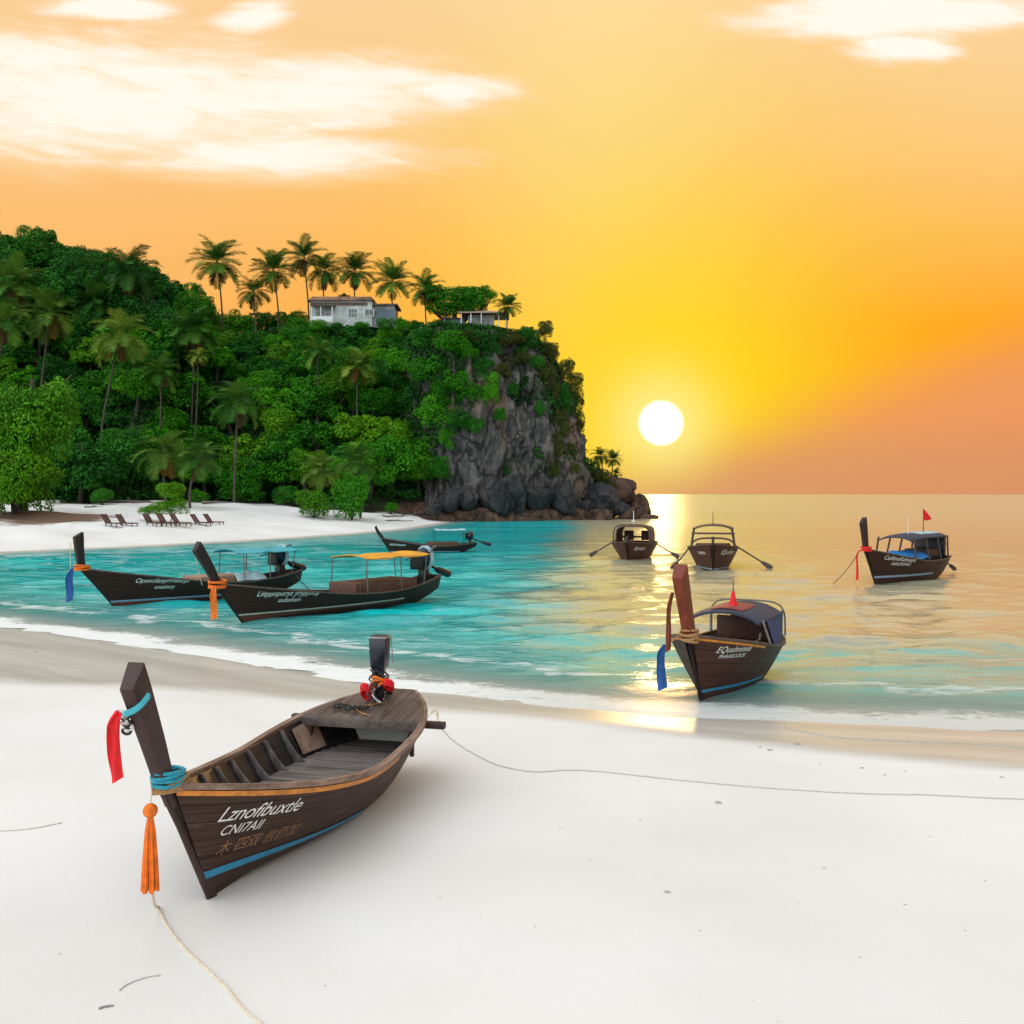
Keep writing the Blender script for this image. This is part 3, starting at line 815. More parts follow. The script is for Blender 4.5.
            if p.z > self.hb - 0.22:
                if below:
                    ww = w0 * 0.86; ring = [f_ + Vector((0, ww * .8, 0)) - aft * -.012, b_ + Vector((0, ww, 0)), b_ - Vector((0, ww, 0)), f_ - Vector((0, ww * .8, 0)) - aft * -.012]
                rings.append(ring)
        MB().loft(low).build('stem', self.stem if self.stem is not M_STEM_RED else self.hull, self.root, True, 0.006)
        MB().loft(rings).build('prow_post', self.stem, self.root, True, 0.012)
        self.post_axis = C_
    def floor_boards(self, u0, u1, z, mat, bw=0.15):
        m = MB(); x = self.pt(u0, .3, 1).x; xe = self.pt(u1, .3, 1).x; r_ = random.Random(3)
        while x - bw > xe:
            u = self.u_of_x(x - bw / 2, self.v_at(0.4, z)); y = max(self.pt(u, self.v_at(u, z), 1, 0.05).y - 0.01, 0.03)
            m.box((x - bw / 2, 0, z + r_.uniform(-.004, .004)), (bw - 0.014, 2 * y, 0.025)); x -= bw
        return m.build('floor_boards', mat, self.root, True, 0.004)
    def rib(self, u, z0, mat, side, w_=0.035, d_=0.07):
        v0 = self.v_at(u, z0); rings = []
        for i in range(9):
            v = v0 + (0.985 - v0) * i / 8; p = self.pt(u, v, side, 0.045)
            q = Vector((0, side, 0)); dd_ = d_ * (1.0 + 1.8 * (1 - i / 8) ** 2.5)
            rings.append([p + Vector((w_ / 2, 0, 0)), p + Vector((-w_ / 2, 0, 0)), p + Vector((-w_ / 2, 0, 0)) - q * dd_, p + Vector((w_ / 2, 0, 0)) - q * dd_])
        return MB().loft(rings).build('rib', mat, self.root, True, 0.004)
    def strip(self, name, z0f, z1f, u0, u1, mat, off=0.007, n=40, sides=(1, -1)):
        m = MB()
        for side in sides:
            a, b = [], []
            for i in range(n):
                u = u0 + (u1 - u0) * i / (n - 1)
                a.append(self.out(u, max(self.v_at(u, z0f(u)), 0.16), side, off)); b.append(self.out(u, max(self.v_at(u, z1f(u)), 0.17), side, off))
            m.loft([a, b], False, False)
        return m.build(name, mat, self.root, True)
    def write(self, text, size, x0, z0, mat=M_LETTER, shear=0.28, slope=0.0, name='hull_lettering', side=1, space=1.0, drop=None):
        vs, fs = lettering(text, size, shear, space); out = []
        for (a, b, _) in vs:
            s_ = a if side == 1 else -a
            x = x0 - (a if side == 1 else a)
            z = z0 + b + slope * a
            u = self.u_of_x(x, 0.8); 
            for _k in range(2): u = self.u_of_x(x, self.v_at(u, z))
            out.append(self.out(u, min(self.v_at(u, z), .99), side, 0.006))
        m = MB(); m.add(out, fs)
        me = bpy.data.meshes.new(name); me.from_pydata(m.v, [], m.f)
        return link(name, me, mat, self.root)

def awning(boat, x0, x1, wd, z, mat, arch=0.08, sag=0.03, posts=(0.0, 0.5, 1.0), pmat=None, name='awning', edge=None, flat_posts=True, thick=0.03):
    pmat = pmat or M_STEEL
    nx_, ny_ = 17, 9; top, bot = [], []
    def zz(i, j):
        fx_, fy_ = i / (nx_ - 1), j / (ny_ - 1) * 2 - 1
        return z + arch * (1 - fy_ * fy_) - sag * math.sin(fx_ * math.pi * (len(posts) - 1)) ** 2 + 0.012 * math.sin(fx_ * 23 + fy_ * 3)
    m = MB(); rings = []
    for i in range(nx_):
        x = x0 + (x1 - x0) * i / (nx_ - 1)
        t_ = [(x, (j / (ny_ - 1) - .5) * wd, zz(i, j)) for j in range(ny_)]
        b_ = [(x, (j / (ny_ - 1) - .5) * wd, zz(i, j) - thick) for j in range(ny_)][::-1]
        rings.append(t_ + b_)
    cnp = m.loft(rings).build(name, mat, boat.root, True)
    for f in posts:
        x = x0 + (x1 - x0) * f * 0.97 - 0.03
        for side in (1, -1):
            u = boat.u_of_x(x, 1); p = boat.pt(u, 1, side)
            MB().tube([(x, p.y - side * 0.03, p.z - 0.02), (x, side * wd * 0.47, z - 0.0)], 0.022, 6).build('awning_post', pmat, boat.root)
    for side in (1, -1):
        MB().tube([(x0, side * wd * .48, z - 0.035), (x1, side * wd * .48, z - 0.035)], 0.018, 6).build('awning_rail', pmat, boat.root)
    return cnp

def longtail_engine(boat, x, z, s=1.0, tail=2.2, blue=False, down=-0.32):
    e = MB().box((x, 0, z + 0.16 * s), (0.26 * s, 0.30 * s, 0.34 * s), None, 0.8).build('engine', M_METAL, boat.root, True, 0.02)
    # block, rounded cover, radiator, exhaust, long shaft
    rings = []
    for i in range(7):
        k = i / 6; a = math.sin(math.pi * (0.12 + 0.8 * k)) ** 0.6
        rings.append([(x + (0.36 * s) * (k - .5) * 1.5 + .03, 0.30 * s * a * math.cos(t), z + 0.62 * s + 0.34 * s * a * math.sin(t)) for t in [2 * math.pi * j / 12 for j in range(12)]])
    MB().loft(rings).build('engine_cover', M_COWL, e, True)
    MB().box((x + 0.33 * s, 0, z + 0.52 * s), (0.07 * s, 0.5 * s, 0.5 * s)).build('radiator', M_METAL, e, True, 0.02)
    MB().tube([(x, 0.22 * s, z + 0.7 * s), (x - .05, 0.34 * s, z + 0.95 * s), (x - .25, 0.34 * s, z + 1.0 * s)], 0.035 * s, 8).build('exhaust_pipe', M_STEEL, e)
    if blue:
        rings = [[(x - .12 * s + 0.12 * s * k, (0.34 * s) * math.cos(t), z + 0.62 * s + 0.40 * s * math.sin(t)) for t in [2 * math.pi * j / 14 for j in range(14)]] for k in (0, 1)]
        MB().loft(rings).build('cloth_band', M_CANVAS_PALE, e, True)
    MB().tube([(x - 0.2 * s, 0, z + 0.42 * s), (x - tail * .55, 0, z + 0.42 * s + down * tail * .55), (x - tail, 0, z + 0.42 * s + down * tail)], [0.05 * s, 0.045 * s, 0.04 * s], 8).build('propeller_shaft', M_METAL, e)
    xe, ze = x - tail, z + 0.42 * s + down * tail
    m = MB()
    m.tube([(xe + .75 * s, 0, ze - down * .75 * s), (xe + .6 * s, 0, ze - down * .6 * s), (xe + 0.1 * s, 0, ze - down * .1 * s), (xe, 0, ze)], [0.05 * s, 0.11 * s, 0.13 * s, 0.06 * s], 8)
    m.build('propeller_guard', M_METAL, e)
    MB().tube([(x + 0.3 * s, 0.1, z + 0.75 * s), (x + 0.95 * s, 0.12, z + 0.62 * s)], 0.02, 6).build('tiller', M_STEEL, e)
    return e

def ribbon(name, label, pts, wd, mat, cat='ribbon', twist=0.25, across=(1, 0, 0)):
    """a strip of cloth hanging along pts, with thickness and soft folds"""
    C_ = catmull(pts, 8); rings = []; ac = Vector(across).normalized(); n = len(C_)
    base_ = C_[0].copy()
    for i, p in enumerate(C_):
        k = i / (n - 1); ang = twist * math.sin(k * 5.0); a = Vector((ac.x * math.cos(ang) - ac.y * math.sin(ang), ac.x * math.sin(ang) + ac.y * math.cos(ang), 0))
        nn = Vector((-a.y, a.x, 0)); w_ = wd * (0.55 + 0.45 * min(1, k * 3.0)) / 2
        row = []
        for q in range(7):
            s_ = q / 6 * 2 - 1; row.append(p - base_ + a * w_ * s_ + nn * (0.012 * math.sin(s_ * 4 + k * 6)) + Vector((0, 0, (0.03 * s_ if i == n - 1 else 0))))
        rings.append(row + [r + nn * 0.006 for r in row[::-1]])
    o = MB().loft(rings).build(name, mat, None, True)
    o.location = base_
    return tag(o, label, cat)
def wrap(boat, zc, n, rad, mat, name, label, cat, r0=0.17, sq=1.35, dx=0.06, seed=0):
    """loops of rope or cloth bound round the prow post"""
    rr = random.Random(seed); m = MB()
    i = min(range(len(boat.post_axis)), key=lambda q: abs(boat.post_axis[q].z - zc)); c0 = boat.post_axis[i]
    for k in range(n):
        z = zc + (k - n / 2) * rad * 1.7; tl_ = rr.uniform(-.12, .12); ph = rr.uniform(0, 6)
        pts = []
        for j in range(18):
            t = 2 * math.pi * j / 18
            pts.append((c0.x - 0.5 * 0.2 + dx + (r0 * sq + rr.uniform(-.008, .008)) * math.cos(t), (r0 + rr.uniform(-.006, .006)) * math.sin(t), z + tl_ * math.cos(t + ph) * r0 * 2))
        m.tube([boat.W(p) - boat.W((c0.x, 0, zc)) for p in pts], rad, 7, closed=True)
    o = m.build(name, mat, None, True); o.location = boat.W((c0.x, 0, zc))
    return tag(o, label, cat)

# --- A: the beached boat in front
ax, ay = -2.80, 9.16
A = Boat('longtail_boat', 'weathered dark wooden longtail boat pulled up on the white sand with its plank interior open', (ax, ay, sand_at(ax, ay) - 0.02), (-0.24, -0.971),
         L=4.85, B=1.88, hb=1.27, hm=0.77, hs=1.0, draft=0.0, rake=0.75, prow=(1.24, 2.22), sp=2.3, spa=1.3, hull=M_HULL_A, stem=M_STEM_A, rail=M_RAIL_A,
         stern_w=0.30, keel_rise=0.42, bowp=2.2, post_w=0.145, taper0=0.52, mid=0.44, post_t=(0.12, 0.215), stern_pow=2.6, floor=0.42, railw=0.085, bfull=0.42, cut=0.55)
A.floor_boards(0.09, 0.90, 0.42, M_FLOOR_A, 0.16)
for i in range(7):
    for side in (1, -1): A.rib(0.13 + i * 0.083, 0.43, M_RIB, side, 0.03, 0.055)
A.strip('rub_rail', lambda u: A.zs(u) - 0.085, lambda u: A.zs(u) - 0.030, 0.0, 0.52, M_ORANGE_RAIL, 0.016)
A.strip('painted_stripe', lambda u: 0.245 - 0.16 * min(1, u / .5), lambda u: 0.325 - 0.19 * min(1, u / .5), 0.0, 0.50, M_BLUE_STRIPE, 0.009)
A.write('Lznofibuxtle', 0.198, 0.23, 0.805, M_LETTER, 0.42, -0.165, space=0.95)
A.write('CNI7AII', 0.135, 0.15, 0.650, M_LETTER, 0.34, -0.14)
A.write('\u6728 \u56db\u53cc \u4fe1\u4ecd\u52a0', 0.15, 0.11, 0.455, M_LETTER_OLD, 0.2, -0.10)
# stern deck with its front beam, posts and pale board below
ud = 0.735
m = MB(); top, bot = [], []
N = 22; ring_t = []
for i in range(N):
    u = ud + (1 - ud) * i / (N - 1); p = A.pt(u, 1, 1); ring_t.append((p.x, p.y - 0.03, p.z + 0.034))
outl = ring_t + [(x, -y, z) for x, y, z in ring_t[::-1]]
m.loft([[(x, y, z - 0.05) for x, y, z in outl], outl])
deck = m.build('stern_deck', M_STERN_DECK, A.root, True, 0.008)
xd = A.pt(ud, 1, 1).x; zd = A.zs(ud); yd = A.pt(ud, 1, 1).y
MB().box((xd + 0.02, 0, zd - 0.035), (0.075, 2 * yd - 0.06, 0.12)).build('deck_beam', M_DECK_A, A.root, True, 0.008)
MB().box((xd - 0.18, 0.02, zd - 0.05), (0.10, 2 * yd + 0.40, 0.085)).build('crossbeam', M_STEM_A, A.root, True, 0.01)
for side in (1, -1):
    MB().box((xd + 0.0, side * (yd - 0.16), (zd + 0.42) / 2 - 0.02), (0.05, 0.05, zd - 0.42 - 0.10)).build('deck_post', M_STEM_A, A.root, True, 0.006)
ub = 0.89; xb = A.pt(ub, 1, 1).x
pts = [(xb, y, z) for y, z in [(-A.pt(ub, A.v_at(ub, .43), 1, .06).y, .43), (A.pt(ub, A.v_at(ub, .43), 1, .06).y, .43), (A.pt(ub, .97, 1, .06).y, A.zs(ub) - 0.06), (-A.pt(ub, .97, 1, .06).y, A.zs(ub) - 0.06)]]
MB().loft([pts, [(x - 0.02, y, z) for x, y, z in pts]]).build('stern_bulkhead', M_PALE, A.root, True)
for side in (-1,):
    us_ = [0.67, 0.70, 0.73, 0.77]
    MB().loft([[A.pt(u, A.v_at(u, .47), side, .07) for u in us_], [A.pt(u, .93, side, .07) for u in us_]], False, False).build('tan_side_board', M_TAN, A.root, True)
# small outboard motor on the stern
xm = -A.L + 0.62; zm = A.zs(0.87) + 0.05
mo = MB().box((xm, 0, zm + 0.22), (0.09, 0.10, 0.44)).build('motor', M_METAL, A.root, True, 0.01)
MB().loft([[(xm + a * sx, b * sy, zm + z) for a, b in ((.5, .5), (-.5, .5), (-.5, -.5), (.5, -.5))] for z, sx, sy in ((0.42, .16, .16), (0.47, .19, .20), (0.64, .20, .225), (0.66, .20, .225), (0.86, .215, .24), (0.885, .19, .22))]).build('motor_cowling', M_COWL, mo, True, 0.018)
MB().loft([[(xm + a * sx - .0, b * sy, zm + z) for a, b in ((.5, .5), (-.5, .5), (-.5, -.5), (.5, -.5))] for z, sx, sy in ((0.855, .224, .250), (0.871, .224, .250))]).build('motor_trim', M_COWL_EDGE, mo, True, 0.004)
MB().tube([(xm - .1, 0.15, zm + 0.50), (xm - .11, 0.125, zm + 0.84)], 0.008, 6).build('motor_handle', M_COWL_EDGE, mo)
for k in range(14):
    rr = random.Random(k + 40); pts = [(xm + rr.uniform(-.1, .12), rr.uniform(-.1, .1), zm + 0.44)]
    for q in range(4): pts.append((xm + rr.uniform(-.10, .2), rr.uniform(-.13, .13), zm + 0.44 - 0.105 * (q + 1)))
    MB().tube(catmull(pts, 5), 0.011, 6).build('motor_cable', (M_BLACK, M_BLACK, M_COWL_EDGE)[k % 3], mo)
MB().tube([(xm - .05, 0, zm + .2), (xm - .55, 0, zm - 0.05), (xm - .75, 0, zm - 0.55)], 0.035, 8).build('drive_leg', M_METAL, mo)
# garlands bound under the motor
for sd_, lb_ in ((-1, 'larger red flower garland hanging at the left of the small black motor'), (1, 'smaller red flower garland tied at the right of the small black motor')):
    m = MB(); rr = random.Random(8 + sd_)
    for k in range(3):
        pts = []
        for j in range(14):
            t = 2 * math.pi * j / 14
            if sd_ < 0: q = (xm + .12 + .07 * math.cos(t) + rr.uniform(-.01, .01), -0.14 + .07 * math.sin(t), zm + .10 + .035 * k + .08 * math.cos(t))
            else: q = (xm + .06 + .07 * math.cos(t) + rr.uniform(-.01, .01), 0.15 + .055 * math.sin(t), zm + .20 + .03 * k + .05 * math.cos(t))
            pts.append(A.W(q) - A.W((xm, 0, zm)))
        m.tube(pts, 0.022, 7, closed=True)
    g_ = m.build('flower_garland', M_RED, None, True); g_.location = A.W((xm, 0, zm)); tag(g_, lb_, 'garland')
m = MB()
for k in range(3):
    m.tube([A.W((xm + .02 + .11 * math.cos(t), .0 + .09 * math.sin(t) + rr.uniform(-.01, .01), zm + .22 + .035 * k + .05 * math.sin(t + k))) - A.W((xm, 0, zm)) for t in [2 * math.pi * j / 14 for j in range(14)]], 0.022, 7, closed=True)
g_ = m.build('flower_garland', M_ORANGE, None, True); g_.location = A.W((xm, 0, zm)); tag(g_, 'orange flower garland tied below the black motor cowling', 'garland')
# black rope heap and pale lines on the deck
m = MB(); rr = random.Random(4); o0 = A.W((xm + .42, -0.40, A.zs(.78) + .05))
for k in range(6):
    c_ = Vector((xm + .42 + rr.uniform(-.05, .12), -.44 + k * 0.075, A.zs(.78) + .065))
    m.tube([A.W(c_ + Vector((.06 * math.cos(t), .055 * math.sin(t), rr.uniform(0, .05)))) - o0 for t in [2 * math.pi * j / 12 for j in range(12)]], 0.014, 6, closed=True)
g_ = m.build('rope_coil', M_BLACK, None, True); g_.location = o0; tag(g_, 'tangled black line lying on the stern deck of the beached boat', 'rope')
m = MB(); o0 = A.W((xm + .2, 0, A.zs(.8) + .05))
for k in range(5):
    pts = [(xm + .08 - .02 * k, -.1 + .05 * k, A.zs(.84) + .055), (xm + .28 + .03 * k, -.08 - .03 * k + rr.uniform(-.05, .05), A.zs(.8) + .05), (xm + .52 + .03 * k, -.12 + .06 * k, A.zs(.75) + .047)]
    m.tube([A.W(p) - o0 for p in catmull(pts, 6)], 0.006, 5)
g_ = m.build('deck_line', M_ROPE_BROWN, None, True); g_.location = o0; tag(g_, 'thin tan cords strung across the stern deck towards the motor', 'cord')
m = MB(); o0 = A.W((xd - .25, yd + .02, zd + .02)); 
for k in range(5):
    pts = [(xd - .16 - .03 * k, yd - .02 - .01 * k, zd + .03), (xd - .22 - .03 * k, yd + .06, zd + .10 + .02 * (k % 3)), (xd - .19, yd + .13, zd + .0)]
    m.tube([A.W(p) - o0 for p in catmull(pts, 5)], 0.006, 5)
g_ = m.build('mooring_loop', M_ROPE, None, True); g_.location = o0; tag(g_, 'white cord loops hitched over the end of the beached boat crossbeam', 'cord')
# prow dressing
wrap(A, 1.36, 4, 0.017, M_TURQ, 'prow_scarf', 'turquoise cloth wound round the prow of the beached boat above its gunwale', 'scarf', 0.118, 1.40, 0.005, 1)
wrap(A, 1.26, 5, 0.012, M_ROPE_BROWN, 'prow_rope', 'brown rope wound round the prow of the beached boat below the turquoise cloth', 'rope', 0.125, 1.55, 0.01, 2)
def ax_at(b, z):
    i = min(range(len(b.post_axis)), key=lambda q: abs(b.post_axis[q].z - z)); return b.post_axis[i]
f0 = ax_at(A, 2.0)
ribbon('cloth_ribbon', 'bright red cloth ribbon hanging from the top of the beached boat prow', [A.W((f0.x + .10, -.09, 2.02)), A.W((f0.x + .13, -.12, 1.9)), A.W((f0.x + .12, -.12, 1.65)), A.W((f0.x + .10, -.10, 1.45))], 0.10, M_RED, across=(1, 0.25, 0))
m = MB(); o0 = A.W((f0.x, 0, 1.95))
for q in range(2):
    pts = [(f0.x + .02, .135, 2.15 - .02 * q), (f0.x + .055, .09, 2.08 - .02 * q), (f0.x + .075, .03, 2.03 - .02 * q), (f0.x + .08, -.05, 2.0 - .02 * q), (f0.x + .07, -.13, 1.99 - .02 * q)]
    m.tube([A.W(p) - o0 for p in catmull(pts, 5)], 0.018, 7)
g_ = m.build('cloth_loop', M_CANVAS_TURQ, None, True); g_.location = o0; tag(g_, 'light blue cloth cord looped across the top of the beached boat prow', 'cord')
m = MB(); o0 = A.W((f0.x, 0, 1.9))
ch = empty('prow_charm', o0, 0, 'small black and white knotted charm hanging on the beached boat prow', 'charm')
for q in range(6):
    cz = 2.0 - .033 * q; fx2 = ax_at(A, cz).x
    m = MB(); m.tube([A.W((fx2 + .085 + .004 * math.sin(q), -.09 + .04 * math.cos(t) + .012 * math.sin(q * 2), cz - .01 + .024 * math.sin(t))) - o0 for t in [math.pi * 2 * j / 10 for j in range(10)]], 0.013, 6, closed=True)
    m.build('charm_bead', M_BLACK if q % 2 else M_CHARM, ch)
# tassel
g0 = ax_at(A, 1.15); tp_ = A.W((g0.x + .17, -.06, 1.35))
ts_ = empty('hanging_tassel', (tp_.x, tp_.y, tp_.z - 0.95), 0, 'long orange tassel with a round bead hanging from the beached boat prow', 'tassel')
MB().tube([(0, 0, 0.95), (0.012, 0, .85), (0, 0, .74)], 0.006, 6).build('cord', M_ROPE, ts_)
rings = [[(0.062 * math.sin(a) * math.cos(t), 0.062 * math.sin(a) * math.sin(t), .69 - 0.062 * math.cos(a) * -1 * -1) for t in [2 * math.pi * j / 14 for j in range(14)]] for a in [math.pi * (0.03 + .94 * i / 8) for i in range(9)]]
MB().loft(rings).build('bead', M_ORANGE, ts_, True)
m = MB(); rr = random.Random(3)
for k in range(46):
    a = rr.uniform(0, 6.28); r_ = math.sqrt(rr.random()); 
    m.tube([(0.018 * r_ * math.cos(a), .018 * r_ * math.sin(a), .635), (0.04 * r_ * math.cos(a), .04 * r_ * math.sin(a), .52), (0.062 * r_ * math.cos(a), .062 * r_ * math.sin(a), .25), (0.075 * r_ * math.cos(a), .075 * r_ * math.sin(a), .0 + rr.uniform(0, .03))], 0.0095, 5)
m.tube([(0, 0, .645), (0, 0, .61)], 0.026, 10)
m.build('fringe', M_ORANGE, ts_)
tassel_foot = Vector((tp_.x, tp_.y, tp_.z - 0.95))

def sand_rope(name, label, pts_px, rad, mat, cat, start=None, lift=0.6, sub=8, wob=0.0, seed=0):
    P = []
    for px, py in pts_px:
        x, y, z = hit(px, py, near_z, 3.0, 60, 6000); P.append(Vector((x, y, 0)))
    C_ = catmull(P, sub); rr = random.Random(seed); out = []
    for i, p in enumerate(C_):
        x, y = p.x + rr.uniform(-wob, wob), p.y + rr.uniform(-wob, wob)
        out.append(Vector((x, y, sand_at(x, y) + rad * lift)))
    if start is not None: out = catmull([start, start.lerp(out[0], 0.5) + Vector((0, 0, -0.06)), out[0]], 6)[:-1] + out
    o0 = out[0].copy()
    o = MB().tube([p - o0 for p in out], rad, 7).build(name, mat, None, True); o.location = o0
    return tag(o, label, cat)
sand_rope('mooring_rope', 'cream mooring rope running over the sand from under the orange tassel', [(158, 905), (168, 925), (190, 952), (212, 973), (229, 990), (243, 1008), (262, 1024), (300, 1060)], 0.0125, M_ROPE, 'rope', start=tassel_foot + Vector((0.01, 0, 0.02)), wob=.004)
sand_rope('thin_line', 'thin grey line lying across the sand from the beached boat stern to the frame edge', [(436, 722), (452, 742), (480, 758), (505, 768), (535, 772), (560, 770), (590, 770), (640, 775), (700, 781), (760, 786), (820, 791), (880, 795), (950, 798), (1024, 801), (1080, 804)], 0.0095, M_CORD, 'rope', start=A.W((xd - .2, yd + .12, zd - .01)), wob=.01, seed=3)
sand_rope('thin_line', 'thin dark line curving over the damp sand by the waterline on the right', [(776, 726), (800, 732), (835, 738), (880, 741), (930, 743), (980, 745), (1024, 747), (1080, 749)], 0.010, M_CORD, 'rope', wob=.012, seed=4)
sand_rope('weed_strand', 'thin dark weed strand on the sand left of the beached boat', [(0, 834), (20, 833), (38, 831), (52, 828), (62, 826)], 0.006, M_CORD, 'weed', wob=.006, seed=5)
sand_rope('weed_strand', 'curved dark weed strand on the sand in the lower left corner', [(119, 990), (128, 983), (141, 978), (152, 975), (160, 974)], 0.006, M_CORD, 'weed', wob=.004, seed=6)
sand_rope('weed_strand', 'short thick weed strand in the lower left corner of the sand', [(99, 1008), (106, 1006), (113, 1005)], 0.009, M_TWIG, 'weed', wob=.004, seed=7)

# --- B: turquoise awning
def loc_px(px, py): 
    d = CAM_H * F / (py - HOR); return ((px - 512) / F * d, d, 0.0)
Bt = Boat('longtail_boat', 'dark longtail boat with turquoise awning afloat behind the yellow awning boat', loc_px(114, 606), (-0.66, -0.75), L=8.0, B=1.9, hb=1.40, hm=0.60, hs=0.85, rake=1.20, prow=(1.3, 2.5), mid=0.62,
          prof=[(-.25, -.3, .2), (0.58, .7, .2), (1.18, 1.40, .22), (1.32, 1.9, .26), (1.40, 2.52, .32)])
Bt.floor_boards(0.12, 0.9, 0.15, M_DECK_A, 0.3)
Bt.strip('painted_stripe', lambda u: 0.13, lambda u: 0.20, 0.0, 0.8, M_PALE_STRIPE)
Bt.strip('boot_top', lambda u: -0.15, lambda u: 0.13, 0.0, 0.8, M_BOOT, 0.004)
Bt.write('Opencilanyrrrenoys', 0.235, -0.55, 0.82, M_LETTER, 0.3, -0.045)
Bt.write('anaahary', 0.2, -1.25, 0.56, M_LETTER, 0.3, -0.03)
awning(Bt, -4.5, -7.3, 1.75, 1.72, M_CANVAS_TURQ, 0.14, posts=(0.1, 0.55, 1.0))
longtail_engine(Bt, -7.1, 0.78, 1.15, 1.25, True)
m = MB().box((-3.9, 0, 0.72), (1.8, 1.15, 0.30)).build('wooden_hatch', M_TAN, Bt.root, True, 0.03)
MB().loft([[(-5.0 - .9 * i / 6, -.8 + 1.6 * j / 8, .84 + .10 * math.sin(i * 1.1 + j) * math.sin(j * .8) - (.2 if j in (0, 8) else 0)) for j in range(9)] for i in range(-3, 7)], False, False).build('deck_tarpaulin', M_CANVAS_PALE, Bt.root, True)
wrap(Bt, 1.46, 3, 0.035, M_ORANGE, 'prow_scarf', 'orange cloth wound round the prow of the turquoise awning boat', 'scarf', 0.2, 1.3, 0.02, 11)
f1 = ax_at(Bt, 1.45)
ribbon('cloth_ribbon', 'long blue cloth hanging from the prow of the turquoise awning boat', [Bt.W((f1.x + .22, -.05, 1.42)), Bt.W((f1.x + .32, -.12, 1.1)), Bt.W((f1.x + .3, -.1, .6)), Bt.W((f1.x + .34, -.1, .28))], 0.24, M_BLUE, across=(1, .2, 0))
def hang_line(boat, label, a, b, sag=0.1, rad=0.012, mat=M_ROPE, cat='rope', name='prow_line'):
    a, b = boat.W(a), boat.W(b); pts = [a.lerp(b, t) - Vector((0, 0, sag * 4 * t * (1 - t))) - a for t in [i / 10 for i in range(11)]]
    o = MB().tube(pts, rad, 6).build(name, mat, None, True); o.location = a; return tag(o, label, cat)
hang_line(Bt, 'thin line hanging down the prow of the turquoise awning boat', (1.50, -.12, 2.35), (1.5, -.14, 1.4), 0.0)
hang_line(Bt, 'short line from the turquoise awning boat stern down to the water', (-7.3, .5, .9), (-8.1, .9, -.05), 0.1, 0.016, M_DARKPIPE)

# --- C: yellow awning
Ct = Boat('longtail_boat', 'dark longtail boat with yellow awning and red brown bottom afloat', loc_px(243, 622), (-0.60, -0.80), L=9.1, B=1.9, hb=1.28, hm=0.55, hs=0.90, rake=1.05, prow=(1.72, 2.32), mid=0.6,
          prof=[(-.24, -.3, .2), (0.5, .6, .2), (1.03, 1.28, .22), (1.38, 1.8, .27), (1.76, 2.32, .32)])
Ct.floor_boards(0.12, 0.9, 0.12, M_DECK_A, 0.3)
Ct.strip('painted_stripe', lambda u: 0.215, lambda u: 0.265, 0.0, 0.72, M_WHITE_STRIPE)
Ct.strip('boot_top', lambda u: -0.15, lambda u: 0.215, 0.0, 0.72, M_BOOT, 0.004)
Ct.write('Liitppopuryz yryppnoy', 0.235, -0.25, 0.80, M_LETTER, 0.3, -0.04)
Ct.write('aadaaham', 0.2, -1.0, 0.56, M_LETTER, 0.3, -0.03)
awning(Ct, -4.5, -7.7, 1.8, 1.78, M_CANVAS_YEL, 0.10, posts=(0.0, 0.55, 1.0), sag=0.05)
bx = MB().box((-5.75, 0, 0.66), (3.1, 1.35, 0.52)).build('seat_box', M_BOX, Ct.root, True, 0.02)
for q in range(4): MB().box((-4.4 - q * .9, 0.685, 0.66), (0.06, 0.03, 0.5)).build('batten', M_RAIL, bx, True, 0.005)
longtail_engine(Ct, -8.4, 0.82, 1.2, 1.55, True)
wrap(Ct, 1.28, 4, 0.036, M_ORANGE, 'prow_scarf', 'orange cloth wound round the prow of the yellow awning boat', 'scarf', 0.2, 1.35, 0.02, 12)
f1 = ax_at(Ct, 1.28)
ribbon('cloth_ribbon', 'long orange cloth hanging from the prow of the yellow awning boat', [Ct.W((f1.x + .16, .16, 1.22)), Ct.W((f1.x + .22, .2, 0.95)), Ct.W((f1.x + .18, .18, .55)), Ct.W((f1.x + .2, .2, 0.22))], 0.20, M_ORANGE, across=(1, .2, 0))
hang_line(Ct, 'thin line strung from the prow top of the yellow awning boat to its bow', (1.70, -.12, 2.3), (1.1, -.55, 1.2), 0.05)
hang_line(Ct, 'green mooring line from the yellow awning boat bow into the water', (1.0, -.1, .8), (1.0, -3.0, -.03), 0.35, 0.014, simple('green_line', (0.06, 0.38, 0.22), 0.8, 0.2, 20, 0))

# --- D: the small one off the far beach
Dt = Boat('longtail_boat', 'small dark longtail boat with pale blue awning nearest the far beach and rocks', loc_px(390, 552), (-0.985, -0.17), L=6.0, B=1.7, hb=0.98, hm=0.42, hs=0.62, rake=0.62, prow=(1.0, 1.7), mid=0.6, draft=0.25,
          prof=[(-.15, -.25, .22), (0.26, .45, .25), (0.62, .98, .25), (0.86, 1.35, .22), (1.02, 1.72, .18)], post_w=0.24)
Dt.floor_boards(0.12, 0.9, 0.1, M_DECK_A, 0.3)
Dt.strip('painted_stripe', lambda u: 0.0, lambda u: 0.06, 0.0, 0.8, M_PALE_STRIPE)
Dt.write('aaooouvv', 0.28, 0.05, 0.48, M_LETTER, 0.3, -0.06)
awning(Dt, -3.05, -5.2, 1.4, 1.52, M_CANVAS_PALE, 0.06, posts=(0.0, 1.0), pmat=M_DARKPIPE)
MB().box((-3.6, 0, 0.50), (2.2, 1.05, 0.34)).build('seat_box', M_BOX, Dt.root, True, 0.03)
longtail_engine(Dt, -5.55, 0.5, 0.95, 1.5, False)
hang_line(Dt, 'anchor line dropping from the bow of the small far boat', (0.6, 0.1, 0.95), (0.85, 1.0, -.05), 0.02, 0.02, M_DARKPIPE)

